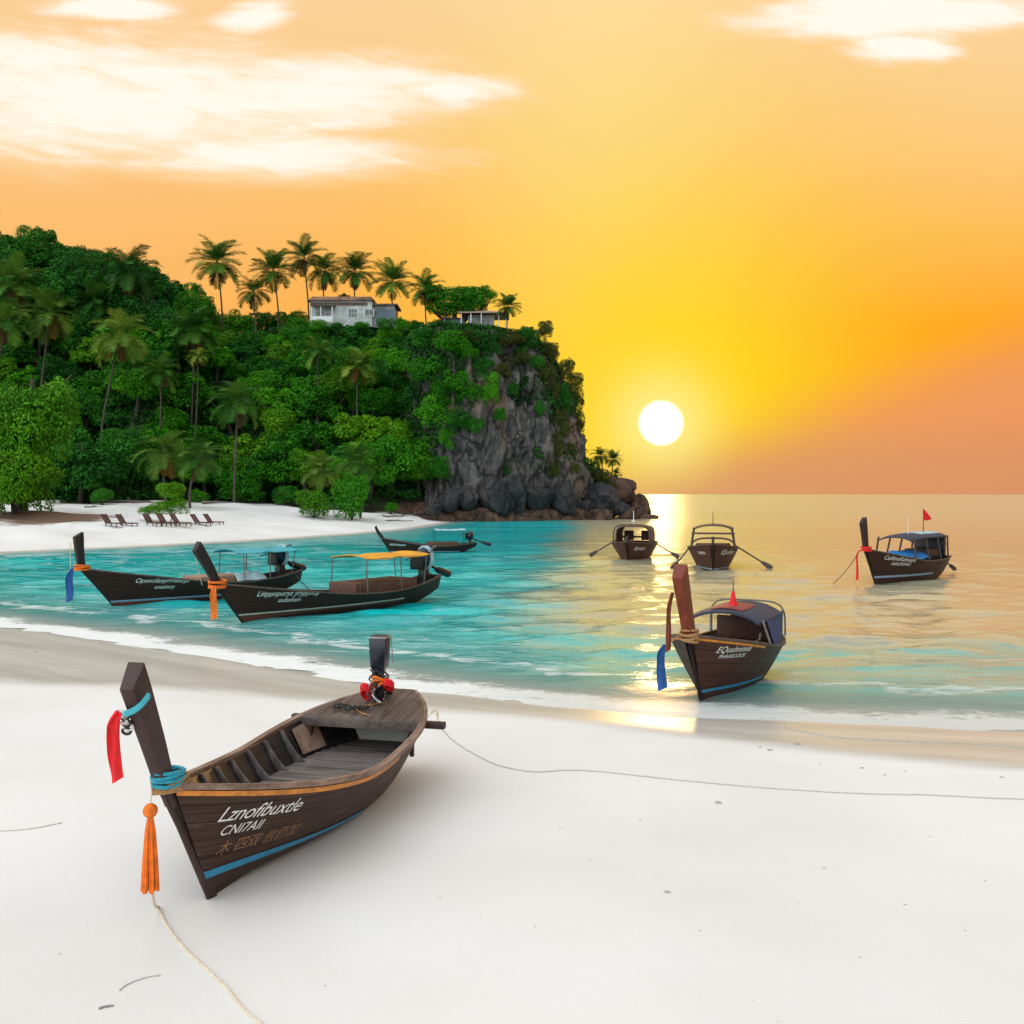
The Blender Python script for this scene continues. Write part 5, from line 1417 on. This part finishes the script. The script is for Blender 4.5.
def palm(label, crown, base, r, k=0, yel=False, rz=0.0, bend=0.12, rad=0.19, group=None):
    base, crown = Vector(base), Vector(crown)
    t = empty('palm_tree', base, 0, label, 'palm', group)
    v = crown - base; sd = Vector((v.x, v.y, 0)); m = MB()
    pts = [Vector((0, 0, -.6)), v * .33 - sd * .20 + Vector((bend * 1.0, 0, 0)), v * .68 - sd * .12 + Vector((bend, 0, 0)), v + Vector((0, 0, .1))]
    C_ = catmull(pts, 6); n = len(C_)
    m.tube(C_, [rad * (1.0 - .42 * i / (n - 1)) + (.16 * rad * max(0, 1 - i / 3)) for i in range(n)], 9)
    m.build('trunk', M_PALM_TRUNK, t)
    # a few nuts under the crown
    c_ = link('crown', (PALMS_Y if yel else PALMS)[k], None, t); c_.location = v; c_.scale = (r, r, r); c_.rotation_euler = (0, 0, rz)
    return t

rng = np.random.default_rng(77)
rnd = random.Random(21)
CLUMP_LATER = []
# ------------------------------------------------------------------ houses on the headland
def P_at(px, d, z): return Vector(((px - 512) / F * d, d, z))
def window(parent, c, w_, h_, axis='y', bars=(1, 1)):
    fr = MB(); x, y, z = c
    fr.box((x, y - .02, z + h_ / 2), (w_ + .16, .10, .09)); fr.box((x, y - .02, z - h_ / 2), (w_ + .16, .10, .09))
    for s_ in (-1, 1): fr.box((x + s_ * w_ / 2, y - .02, z), (.09, .096, h_ - .09))
    for b in range(bars[0]): fr.box((x + w_ * ((b + 1) / (bars[0] + 1) - .5), y - .01, z), (.05, .05, h_ - .1))
    for b in range(bars[1]): fr.box((x, y - .012, z + h_ * ((b + 1) / (bars[1] + 1) - .5)), (w_ - .1, .045, .05))
    wd = fr.build('window', M_FRAME, parent, False)
    MB().box((x, y + .02, z), (w_ - .05, .04, h_ - .05)).build('pane', M_GLASS, wd, False)
    return wd
dH = 166.0; s_ = dH / F
zb = CAM_H - (323 - HOR) * s_
hx0 = (310 - 512) * s_
house = empty('house', (hx0, dH, zb), 0, 'low white house with rust stained flat roof among palms on the hilltop', 'house')
W1 = 62 * s_; W2 = 22 * s_
MB().box((W1 / 2, 3.0, 1.55), (W1, 6.0, 4.3)).build('wall', M_HOUSE, house, False)
MB().box((W1 + W2 / 2 + .004, 3.3, 1.25), (W2, 5.2, 3.7)).build('annex_wall', M_HOUSE_OLD, house, False)
rf = MB().box((W1 / 2 - .1, 2.9, 3.92), (W1 + .7, 6.8, .34)); rf.box((W1 / 2, 3.0, 4.3), (W1 - .4, 5.5, .42)); rf.build('roof', M_TAN_WALL, house, False)
MB().box((W1 + W2 / 2 + .2, 3.2, 3.20), (W2 + .7, 6.2, .22)).build('annex_roof', M_ROOF, house, False)
po = MB(); po.box((2.4, -1.0, 2.72), (3.9, 2.3, .14), Matrix.Rotation(R(8), 3, 'X')); po.build('porch_roof', M_ROOF, house, False)
for x in (.6, 2.2, 4.1): MB().box((x, -1.9, 1.05), (.14, .14, 3.1)).build('porch_post', M_FRAME, house, False)
MB().box((2.4, -1.95, .35), (3.6, .08, .9)).build('porch_railing', M_FRAME, house, False)
dr_ = MB().box((1.6, -.03, .75), (1.0, .08, 2.3)).build('door', M_GLASS, house, False); MB().box((1.95, -.09, .7), (.06, .06, .16)).build('handle', M_COWL_EDGE, dr_)
window(house, (3.1, -.03, 1.2), .9, 1.1)
window(house, (7.2, -.03, 1.65), 1.5, 1.5, bars=(2, 1))
window(house, (10.0, -.03, 1.75), 1.5, 1.15, bars=(1, 0))
MB().box((W1 + 2.2, .68, 1.3), (3.4, .08, 2.3)).build('shutter', M_SLATE_WALL, house, False)
MB().box((4.9, -.02, 3.2), (9.6, .06, .55)).build('fascia', M_ROOF, house, False)
for k, (px, w_, hh, mt, lb) in enumerate([(318, 22, 12, M_LEAF, 'bush under the porch of the white house'), (336, 20, 9, M_LEAF_DARK, 'dark bush against the middle of the white house front'), (362, 26, 10, M_LEAF, 'low bush below the right window of the white house'), (386, 24, 13, M_LEAF_DARK, 'dark bush in front of the house annex'), (403, 20, 14, M_LEAF, 'bush at the right corner of the house annex')]):
    p_ = P3(px, 326, 163.5 - k * .3); t_ = empty('bush', (p_.x, p_.y, p_.z - .8), k, lb, 'bush')
    CLUMP_LATER.append((t_, w_ * p_.y / F / 2, hh * p_.y / F, mt, k))
# hut at the cliff edge
dK = 163.0; s_ = dK / F; zk_ = CAM_H - (330 - HOR) * s_
hut = empty('hut', ((464 - 512) * s_, dK, zk_), 0, 'small open fronted hut with pale roof and white posts at the cliff edge', 'hut')
Wk = 36 * s_
MB().box((Wk / 2 - .2, 2.8, .9), (Wk - 1.6, 3.4, 3.6)).build('wall', M_HOUSE, hut, False)
MB().box((-1.75, 2.4, .6), (3.6, 2.6, 2.9)).build('side_wall', M_SLATE_WALL, hut, False)
MB().box((-1.75, 2.3, 2.12), (3.9, 3.2, .14)).build('side_roof', M_ROOF, hut, False)
rfm = MB(); x0, x1 = -.8, Wk + 1.5
rfm.loft([[(x, -1.4, 2.75), (x, 2.5, 3.75 - (.25 if x > 3 else 0)), (x, 5.6, 2.75), (x, 5.6, 2.60), (x, 2.5, 3.58 - (.25 if x > 3 else 0)), (x, -1.4, 2.60)] for x in (x0, 2.2, x1)]).build('roof', M_ROOF_PALE, hut, False)
for x in (-.4, 1.2, 2.9, Wk - .2, Wk + 1.0): MB().box((x, -1.1, .9), (.16, .16, 3.5)).build('post', M_FRAME, hut, False)
MB().box((2.0, -1.12, .25), (4.6, .08, .10)).build('railing', M_FRAME, hut, False)
window(hut, (1.3, 1.07, 1.2), 1.1, 1.5); window(hut, (3.6, 1.07, 1.4), 1.6, 1.2, bars=(1, 0))

# ------------------------------------------------------------------ palms, each placed by crown, foot and depth
def hill_hit(px, py): return hit(px, py, lambda x, y: np.maximum(hill_z(x, y), far_z(x, y)), 60, 260, 5000)
PL = [  # crown px, py, width px, foot px, foot py, depth (None = where the foot meets the ground), kind, yellow, label
    (217, 262, 58, 222, 312, 170, 0, 0, 'tall palm standing alone on the skyline left of the house'),
    (254, 292, 40, 256, 330, 164, 1, 0, 'short palm on the skyline between the lone tall palm and the white house'),
    (273, 270, 50, 278, 330, 169, 2, 0, 'brown trunked skyline palm second left of the white house'),
    (304, 258, 48, 309, 322, 174, 3, 0, 'tallest palm right behind the left corner of the white house'),
    (325, 270, 46, 324, 316, 175, 1, 0, 'drooping palm behind the roof of the white house beside the tallest palm'),
    (355, 271, 46, 355, 316, 174, 0, 0, 'palm rising behind the middle of the white house roof'),
    (392, 281, 48, 395, 325, 172, 2, 0, 'wide open palm rising behind the right end of the white house'),
    (425, 289, 42, 428, 328, 166, 3, 0, 'palm between the white house and the round tree by the hut'),
    (508, 306, 30, 505, 334, 160, 2, 0, 'small palm at the right of the cliff edge hut'),
    (130, 272, 66, 128, 330, 158, 1, 0, 'big palm in front of the dense trees on the upper left skyline'),
    (50, 313, 66, 36, 375, 138, 1, 1, 'palm with leaning trunk on the far left slope'),
    (120, 336, 70, 100, 412, 135, 1, 1, 'pale palm with long leaning bare trunk in the middle of the left slope'),
    (14, 285, 66, 6, 350, 146, 0, 0, 'dark palm half cut by the left frame edge high on the slope'),
    (4, 322, 60, -10, 390, 130, 1, 0, 'dark palm at the left frame edge below another palm'),
    (194, 330, 62, 190, 400, 146, 0, 0, 'dark broad palm on the slope above the dry little palm'),
    (198, 356, 24, 192, 414, 140, 3, 1, 'little dry palm with thin bare trunk in the middle of the hillside'),
    (238, 402, 60, 234, 455, 130, 1, 0, 'drooping palm with a yellow frond on the lower hillside'),
    (357, 366, 50, 357, 405, 148, 2, 1, 'yellow green palm on the slope below the white house'),
    (165, 452, 64, 167, 496, 116, 1, 1, 'broad palm at the back of the far beach behind the loungers'),
    (199, 458, 54, 190, 496, 114, 1, 0, 'leaning palm beside the broad palm behind the loungers'),
    (321, 470, 48, 324, 508, 118, 0, 1, 'low yellowing palm at the back of the far beach above the round bush'),
    (356, 463, 48, 360, 508, 121, 0, 0, 'low palm growing out of the top of the clipped bush on the far beach'),
    (600, 456, 24, 602, 482, 168, 1, 0, 'small palm on the islet nearest the cliff'),
    (613, 459, 22, 610, 486, 167, 2, 0, 'small outer palm on the islet'),
    (616, 474, 16, 613, 488, 166, 3, 0, 'tiny low palm on the islet below the other two'),
    (95, 300, 44, 92, 345, 156, 2, 0, 'dim palm among the trees left of the big skyline palm'),
    (160, 372, 44, 158, 420, 138, 3, 0, 'dim palm crown sunk in the trees right of the leaning bare trunk'),
    (318, 352, 40, 318, 390, 148, 3, 0, 'dim palm crown sunk in the trees below the left end of the white house'),
]
palm_xy = []
for k, (cx, cy, wpx, fx_, fy_, d, kind, yel, lb) in enumerate(PL):
    c_ = P3(cx, cy, d); f_ = P3(fx_, fy_, d)
    g = zat(hill_z, f_.x, d) if zat(hill_z, f_.x, d) > 0 else zat(far_z, f_.x, d)
    if cx < 580: f_.z = min(f_.z, g + .2) if f_.z > g else f_.z
    palm(lb, c_, f_, wpx * d / F * .50 * 1.06, (kind % 2 if yel else kind), bool(yel), rnd.uniform(0, 6), rnd.uniform(-.3, .3), .10 + wpx * .0012)
    palm_xy.append((cx, cy, d, wpx))

# ------------------------------------------------------------------ the hillside forest
def to_px(v): return (512 + F * v[0] / v[1], HOR + F * (CAM_H - v[2]) / v[1])
placed = []
cand = 0
GL = {'bright': 'bright green broadleaf tree packed into the hillside forest', 'dark': 'dark green broadleaf tree packed into the hillside forest', 'yellow': 'yellow green broadleaf tree packed into the hillside forest'}
KINDS_ = [('bright', M_LEAF)] * 5 + [('dark', M_LEAF_DARK)] * 5 + [('yellow', M_LEAF_YEL)] * 2
n_tr = 0
while cand < 9000 and n_tr < 165:
    cand += 1
    y = rng.uniform(100, 186); x = rng.uniform(-.60, -.06) * y
    g = zat(hill_z, x, y)
    if g < 1.5 or x > -13: continue
    px, py = to_px((x, y, g))
    if px > 445 or px < -60: continue
    h = rng.uniform(7.0, 10.5); cw = rng.uniform(3.1, 4.9)
    if px < 175 and g > 24: h *= rng.uniform(0.95, 1.3); cw *= 1.05
    if y > 172 and px > 195: continue
    # keep the house, hut and skyline palms in view
    if px > 195 and g > 21: h = rng.uniform(3.4, 5.2); cw = rng.uniform(2.4, 3.4)
    if 296 < px < 415 and py < 345 and y < 178: continue
    if px > 195 and py - h * F / y < 318 and px > 285: continue
    if px > 195 and g > 29.5: continue
    sep = 3.9 if h > 6 else 2.6
    if any((x - a) ** 2 + (y - b) ** 2 < (sep + .0) ** 2 for a, b in placed): continue
    # do not bury palms: keep trees low where they would cover a nearer palm crown
    bad = False; cy_min = -1e9
    for cx, cy, d, wpx in palm_xy:
        if y < d - .5 and abs(px - cx) < wpx * .45 + cw * F / y * .5 and py - h * F / y < cy + wpx * .22 and py - h * F / y > cy - 60: bad = True; cy_min = max(cy_min, cy + wpx * .2)
    if bad:
        for _q in range(6):
            if py - h * F / y < cy_min: h *= .85; cw *= .94
        h = max(h, 2.6)
    placed.append((x, y)); n_tr += 1
    kn, mt = KINDS_[rng.integers(len(KINDS_))]
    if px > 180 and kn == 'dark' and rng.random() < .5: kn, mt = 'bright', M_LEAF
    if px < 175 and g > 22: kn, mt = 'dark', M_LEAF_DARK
    big = rng.random() < .35
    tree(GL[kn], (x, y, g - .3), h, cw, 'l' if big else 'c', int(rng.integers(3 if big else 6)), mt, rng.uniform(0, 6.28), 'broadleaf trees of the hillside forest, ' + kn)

for k, (px, py, d, cw, mt, lb) in enumerate([(196, 296, 176, 4.2, M_LEAF_DARK, 'dark skyline tree right of the dense left trees and left of the tall lone palm'), (238, 305, 175, 4.0, M_LEAF, 'skyline tree under the tall lone palm, right of its trunk'), (218, 312, 172, 3.6, M_LEAF_YEL, 'yellow green skyline tree at the foot of the tall lone palm'),
        (262, 310, 176, 3.4, M_LEAF_DARK, 'dark skyline tree around the trunk of the short palm'), (290, 306, 177, 3.6, M_LEAF_DARK, 'dark skyline tree touching the left corner of the white house'), (300, 316, 168, 2.6, M_LEAF, 'small tree hugging the left wall of the white house'),
        (340, 292, 182, 3.2, M_LEAF_DARK, 'dark tree showing above the middle of the house roof'), (412, 316, 170, 2.4, M_LEAF_DARK, 'low dark tree between the house annex and the palm beside it'), (438, 318, 168, 2.4, M_LEAF, 'low tree left of the round tree by the hut')]):
    t_ = P3(px, py, d); g = zat(hill_z, t_.x, d)
    tree(lb, (t_.x, d, min(g - .3, t_.z - 3.0)), t_.z - min(g - .3, t_.z - 3.0), cw, 'c', k % 6, mt, k * 1.7)
# single trees and bushes one can name
gl = lambda px, py: hit(px, py, far_z)
x, y, z = gl(22, 514)
tree('large bushy yellow green tree overhanging the far beach at the left frame edge', (x - 1.4, y + 2.5, z), 15.8, 5.4, 'f', 0, M_LEAF_YEL, .5, squash=1.42)
tree('lower yellow green bush under the big tree at the left end of the far beach', (x - .2, y - .6, z - 2.2), 9.4, 4.2, 'f', 1, M_LEAF_YEL, 2.0, squash=1.12, name='bush', cat='bush')
c_ = P3(455, 300, 166); tree('round spreading tree beside the hut on the cliff top', (c_.x, 166, zat(hill_z, c_.x, 166) - 2.2), P3(455, 275, 166).z - zat(hill_z, c_.x, 166) + 2.2, 5.6, 'f', 0, M_LEAF, 1.0, squash=.85)
c_ = P3(482, 302, 168); tree('small leafy tree leaning right over the hut roof', (c_.x, 168, 30.5), P3(0, 285, 168).z - 30.5, 2.9, 'c', 3, M_LEAF, 1.0, squash=.7)
def bush(label, px, py, wpx, hpx, mat=M_LEAF, k=0, kind='b', zf=far_z, d=None, dz=0):
    if d is None: x, y, z = hit(px, py, zf)
    else: p = P3(px, py, d); x, y, z = p
    t = empty('bush', (x, y, z), rnd.uniform(0, 6), label, 'bush')
    cw, h = wpx * y / F / 2, hpx * y / F
    c_ = link('foliage', crown_of(kind, k, mat), None, t); c_.scale = (cw * 1.02, cw * 1.02, h * .62); c_.location = (0, 0, h * .40)
    st = MB()
    for q in range(5):
        a = q * 1.3; st.tube([(0, 0, -.2), (math.cos(a) * cw * .2, math.sin(a) * cw * .2, h * .3), (math.cos(a) * cw * .45, math.sin(a) * cw * .45, h * .62)], [.06, .045, .02], 6)
    st.build('stem', M_TRUNK, t)
    return t
bush('loose round bush on the far beach under the yellowing palm', 313, 518, 42, 32, M_LEAF_YEL, 0)
bush('tall clipped looking dense bush on the far beach under a palm', 352, 520, 46, 55, M_LEAF, 1)
bush('small round bush alone at the right end of the far beach', 391, 514, 17, 14, M_LEAF, 2)
bush('wide bush at the back of the far beach right of the loungers', 240, 503, 60, 38, M_LEAF, 0)
bush('leafy bush at the back of the beach by the clipped bush', 410, 512, 62, 48, M_LEAF, 1)
bush('small bush in the shade at the back of the far beach left of the palms', 102, 505, 24, 20, M_LEAF_DARK, 2)
bush('small bush in the shade under the broad palm', 199, 503, 22, 16, M_LEAF, 1)
bush('low bush at the back of the beach behind the loose round bush', 285, 505, 30, 22, M_LEAF_DARK, 0)
# the little sapling over the loungers
x, y, z = gl(170, 523); sp = empty('sapling', (x, y, z), 0, 'small leaning sapling with two leafy tufts growing over the loungers', 'sapling')
m = MB(); m.tube(catmull([(0, 0, -.2), (.15, .1, .7), (.1, 0, 1.5), (0, 0, 2.4)], 5), [.05 - .0015 * i for i in range(16)], 6); m.tube([(.12, .05, .8), (-.6, .1, 1.3), (-1.5, 0, 1.1)], [.03, .025, .012], 6); m.tube([(.12, .05, .7), (.7, 0, 1.1)], [.03, .012], 6)
m.build('stem', M_TRUNK, sp)
for (a, b, c__, r_, hh) in ((-.05, 0, 3.0, 1.7, 1.15), (.15, -.2, 1.5, 2.1, 1.2), (-1.9, 0, 1.2, 1.3, .65)):
    q = link('foliage', crown_of('b', 1, M_LEAF_YEL), None, sp); q.location = (a, b, c__); q.scale = (r_, r_, hh); q.rotation_euler = (0, 0, a * 9)
for t_, cw, h, mt, k in CLUMP_LATER:
    c_ = link('foliage', crown_of('b', k % 3, mt), None, t_); c_.scale = (cw * 1.05, cw * .8, h * .65); c_.location = (0, 0, h * .45)
    MB().tube([(0, 0, -.5), (.1, 0, h * .5)], [.06, .02], 6).build('stem', M_TRUNK, t_)
# islet bushes
for k, (px, py, wpx, hpx, lb) in enumerate([(590, 490, 26, 36, 'dark tall bush on the islet tight against the cliff'), (602, 490, 26, 26, 'olive bush on the islet under the little palms'), (612, 494, 18, 16, 'low olive bush at the outer side of the islet'), (583, 494, 18, 20, 'low bush between the cliff corner and the islet')]):
    bush(lb, px, py, wpx, hpx, M_LEAF_OLIVE if k in (1, 2) else M_LEAF_DARK, k % 3, 'b', None, 165 - k)

# bushes clinging to the cliff: rest each on the cliff's own surface
from mathutils.bvhtree import BVHTree
bvh = BVHTree.FromPolygons([tuple(v.co) for v in cliff_me.vertices], [tuple(p.vertices) for p in cliff_me.polygons])
def on_cliff(px, py):
    o = Vector((0, 0, CAM_H)); d = P3(px, py, 1.0) - o
    h_, n_, i_, ds = bvh.ray_cast(o, d.normalized(), 400)
    return (h_, n_) if h_ is not None else (P3(px, py, 158), Vector((0, -1, 0)))
CB = [(452, 345, 46, 34, 0), (478, 340, 40, 26, 2), (505, 338, 38, 22, 2), (528, 340, 30, 26, 2), (548, 352, 26, 34, 2), (430, 372, 46, 40, 0), (455, 385, 40, 36, 0), (480, 372, 34, 34, 0), (490, 390, 26, 38, 0),
      (438, 415, 46, 44, 0), (458, 420, 30, 36, 0), (425, 452, 44, 40, 0), (440, 470, 30, 34, 0), (415, 480, 44, 36, 0), (550, 385, 26, 44, 2), (562, 400, 24, 40, 2), (572, 398, 24, 40, 3), (576, 424, 20, 40, 3), (560, 425, 22, 40, 2), (566, 370, 20, 26, 3),
      (556, 448, 18, 30, 2), (575, 382, 20, 22, 3), (515, 360, 30, 26, 2), (535, 365, 22, 26, 2), (500, 415, 14, 18, 0), (505, 470, 14, 22, 0), (545, 330, 22, 20, 3), (440, 395, 36, 36, 0), (410, 400, 50, 44, 0), (405, 440, 50, 44, 0), (410, 365, 46, 36, 0), (425, 340, 44, 26, 0), (470, 338, 30, 14, 2), (495, 338, 26, 12, 2), (525, 332, 26, 14, 2)]
CB += [(470, 395, 30, 30, 0), (500, 372, 26, 22, 2), (520, 352, 26, 18, 2), (540, 372, 20, 30, 2), (448, 440, 26, 30, 0), (475, 425, 18, 26, 0), (540, 410, 16, 24, 2), (553, 470, 16, 22, 2), (512, 390, 16, 16, 2), (462, 350, 40, 26, 0), (488, 352, 30, 24, 2), (570, 450, 16, 24, 3), (574, 470, 14, 20, 3)]
NAMES_ = {0: 'green', 2: 'olive', 3: 'dark'}
for k, (px, py, wpx, hpx, c_) in enumerate(CB):
    h_, n_ = on_cliff(px, py)
    if h_.y < 130: h_ = P3(px, py, 152)
    mt = {0: M_LEAF, 2: M_LEAF_OLIVE, 3: M_LEAF_OLIVE}[c_]
    if c_ == 0 and k % 3 == 1: mt = M_LEAF_DARK
    if c_ == 2 and k % 2: mt = M_LEAF_DARK
    t = empty('cliff_shrub', h_, rnd.uniform(0, 6), {0: 'leafy green shrub among many covering the left side of the cliff', 2: 'drab shrub among several clinging to the upper cliff face', 3: 'sunlit shrub on the right skyline edge of the cliff'}[c_], 'shrub',
              {0: 'shrubs covering the left side of the cliff', 2: 'shrubs on the upper cliff face', 3: 'shrubs on the right edge of the cliff'}[c_])
    cw, hh = wpx * h_.y / F / 2, hpx * h_.y / F / 2
    q = link('foliage', crown_of('b' if k % 2 else 'c', k % 3, mt), None, t); q.scale = (cw * 1.12, cw * .9, hh * 1.15)
    MB().tube([(0, 1.5, -.4), (0, .4, -hh * .4), (0, 0, hh * .3)], [.12, .1, .05], 6).build('stem', M_TRUNK, t)

# undergrowth over the soil, the cliff's top and its left flank
def scatter(Vt, Ft, n, keep, size, rng, lift=0.9):
    a, b, c_, d = (Vt[Ft[:, i]] for i in range(4)); n1 = np.cross(c_ - a, d - b); ar = np.linalg.norm(n1, axis=1) * .5
    k = keep(Vt[Ft].mean(1)); ar = ar * k; idx = rng.choice(len(Ft), n, p=ar / ar.sum())
    u, v = rng.random(n)[:, None], rng.random(n)[:, None]
    P_ = (a[idx] * (1 - u) * (1 - v) + b[idx] * u * (1 - v) + c_[idx] * u * v + d[idx] * (1 - u) * v)
    nn = n1[idx] / (np.linalg.norm(n1[idx], axis=1, keepdims=True) + 1e-9); nn *= np.sign(nn[:, 2:3] + 1e-6)
    cl = np.array([noise.noise(Vector(p * .45)) for p in P_])
    P_ = P_ + nn * (rng.random(n)[:, None] ** .7) * lift * (0.55 + 1.0 * np.clip(cl + .3, 0, 1))[:, None]
    N_ = nn * .5 + np.array([0, -.15, .5]) + rng.normal(size=(n, 3)) * .5
    V_, F_ = leaf_quads(P_, N_, size * rng.uniform(.6, 1.4, n), rng)
    tint = np.clip(.45 + cl * .7 + rng.normal(size=n) * .2, 0, 1)
    return V_, F_, np.repeat(tint, 4)
Vh = np.stack([X3, Y3, Z3], -1).reshape(-1, 3); Fh = grid_faces(250, 220)
kh = lambda c_: ((c_[:, 2] > 2.6) & (c_[:, 1] < 178) & (c_[:, 0] / c_[:, 1] > -.62) & (c_[:, 0] < 6)).astype(float) * np.where((c_[:, 0] > -.24 * c_[:, 1]) & (c_[:, 2] > 22), 2.6, 1.0)
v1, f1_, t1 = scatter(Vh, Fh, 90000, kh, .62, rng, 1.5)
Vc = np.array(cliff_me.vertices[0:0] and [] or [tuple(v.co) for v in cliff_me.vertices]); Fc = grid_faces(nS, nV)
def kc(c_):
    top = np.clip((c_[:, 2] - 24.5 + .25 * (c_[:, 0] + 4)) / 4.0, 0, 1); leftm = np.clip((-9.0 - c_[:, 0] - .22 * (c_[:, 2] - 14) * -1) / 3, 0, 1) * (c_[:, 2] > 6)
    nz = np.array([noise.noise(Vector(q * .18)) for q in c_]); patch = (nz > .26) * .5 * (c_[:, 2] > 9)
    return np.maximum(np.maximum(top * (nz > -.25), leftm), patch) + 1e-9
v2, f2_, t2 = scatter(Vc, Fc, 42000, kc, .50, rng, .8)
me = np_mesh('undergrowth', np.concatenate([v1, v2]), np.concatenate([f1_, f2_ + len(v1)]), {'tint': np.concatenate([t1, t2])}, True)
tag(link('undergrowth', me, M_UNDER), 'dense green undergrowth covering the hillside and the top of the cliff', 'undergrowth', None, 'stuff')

# ------------------------------------------------------------------ far beach furniture
LX = [(112, 527, 'lounger at the left end of the row of loungers'), (127, 527, 'second lounger from the left end of the row'), (153, 526.5, 'lounger under the left of the sapling leaves'), (167, 526.5, 'lounger in the middle of the row right under the sapling'), (181, 526.5, 'lounger just right of the sapling leaves'),
      (201, 526, 'lounger at the right end of the row, left of its pair'), (214, 525.5, 'lounger at the right end of the row, right of its pair')]
def lounger_parts(root):
    bar = MB()
    for y in (-.30, .30): bar.box((.25, y, .30), (1.5, .05, .07))
    bar.box((.98, 0, .30), (.05, .6, .06)); bar.box((-.48, 0, .30), (.05, .6, .06)); bar.build('frame', M_LOUNGE, root, False)
    st = MB()
    for k in range(11): st.box((-.4 + k * .13, 0, .352), (.10, .66, .025))
    st.build('seat', M_LOUNGE, root, False)
    bk = MB(); rot = Matrix.Rotation(R(50), 3, 'Y')
    for k in range(8): bk.box(Vector((-.45, 0, .36)) + rot @ Vector((-.07 - k * .12, 0, 0)), (.095, .66, .025), rot)
    for y in (-.31, .31): bk.box(Vector((-.45, y, .36)) + rot @ Vector((-.5, 0, -.03)), (1.0, .05, .04), rot)
    bk.build('backrest', M_LOUNGE, root, False)
    for x in (-.42, .9):
        for y in (-.30, .30): MB().box((x, y, .13), (.06, .06, .34)).build('leg', M_LOUNGE, root, False)
proto = None
for k, (px, py, lb) in enumerate(LX):
    x, y, z = gl(px, py)
    r0 = empty('beach_lounger', (x, y, z + .02), R(-28 + rnd.uniform(-6, 6)), 'dark red wooden beach ' + lb, 'lounger', 'loungers on the far beach')
    r0.scale = (1.0, 1.0, 1.0)
    if proto is None: lounger_parts(r0); proto = r0
    else:
        for ch in proto.children:
            q = ch.copy(); COL.objects.link(q); q.parent = r0
# driftwood
def log(label, px, py, L_, rad, ang, seed, zf=far_z, tilt=0.0):
    x, y, z = hit(px, py, zf); rr = random.Random(seed); m = MB()
    pts = [((t - .5) * L_ * math.cos(ang), (t - .5) * L_ * math.sin(ang), rad * .8 + rr.uniform(-.05, .08) + tilt * t * L_) for t in (0, .25, .5, .75, 1)]
    C_ = catmull(pts, 4); m.tube(C_, [rad * (1 - .55 * i / (len(C_) - 1)) for i in range(len(C_))], 8)
    m.tube([C_[8], C_[8] + Vector((rr.uniform(-.5, .5), rr.uniform(-.3, .3), .6)) * L_ * .16], [rad * .45, rad * .2], 6)
    o = m.build('driftwood_log', M_DRIFT); o.location = (x, y, z); tag(o, label, 'driftwood')
log('thin grey driftwood pole lying at the right end of the far beach', 398, 521.5, 3.8, .10, .05, 1)
log('driftwood branch sticking up at the right end of the far beach', 410, 517, 2.6, .10, -.3, 2, tilt=.22)
log('long driftwood log by the clipped bush on the far beach', 385, 517.5, 4.8, .16, .1, 3)
log('pale fallen trunk in the shade at the back of the beach left of the palms', 128, 503, 5.5, .25, .08, 4)
log('short fallen log in the shade just behind the sapling', 215, 504, 3.5, .22, -.1, 5)
log('thin fallen branch in the shade near the palm feet', 150, 504, 4.5, .15, .2, 6)
log('grey branch on the sand near the left tree', 94, 507.5, 2.0, .10, .15, 7)

# ------------------------------------------------------------------ small things on the near sand
SP = [(719, 801, 9), (797, 745, 8), (770, 751, 7), (760, 748, 4), (862, 769, 5), (885, 776, 4), (1002, 777, 5), (668, 896, 8), (36, 652, 5), (905, 905, 4), (824, 870, 4), (700, 934, 3), (930, 836, 3), (590, 862, 3), (560, 830, 3), (965, 932, 3), (860, 958, 3), (60, 952, 3), (440, 900, 3), (640, 820, 3), (820, 765, 3), (905, 772, 3), (535, 930, 2.5), (985, 880, 3), (325, 985, 3)]
SPL = ['grey shell cluster in the middle of the sand below the thin grey line', 'grey shell on the damp sand below the waterline curve, upper one', 'grey shell on the damp sand just left of another shell near the water', 'small shell bit beside the two grey shells near the water',
       'shell bit on the damp sand right of the two grey shells', 'smaller shell bit on the damp sand further right', 'shell bit on the damp sand by the right frame edge', 'curved pale shell alone on the open sand in the centre']
for k, (px, py, sz) in enumerate(SP):
    x, y, z = hit(px, py, near_z, 3.0, 60, 6000); z = sand_at(x, y); sc = sz * y / F * .42
    bm = bmesh.new(); bmesh.ops.create_icosphere(bm, subdivisions=2, radius=1.0)
    for v in bm.verts:
        q = 1 + .5 * noise.noise(v.co * 1.3 + Vector((k * 3.1, 0, k))); v.co = Vector((v.co.x * q * sc, v.co.y * q * sc * .9, v.co.z * q * sc * .30))
    for f in bm.faces: f.smooth = True
    me = bpy.data.meshes.new('shell'); bm.to_mesh(me); bm.free()
    o = link('shell_fragment', me, M_SHELL); o.location = (x, y, z + sc * .08)
    tag(o, SPL[k] if k < len(SPL) else 'tiny grey shell speck scattered on the open white sand', 'shell', None if k < len(SPL) else 'tiny shell specks on the sand')
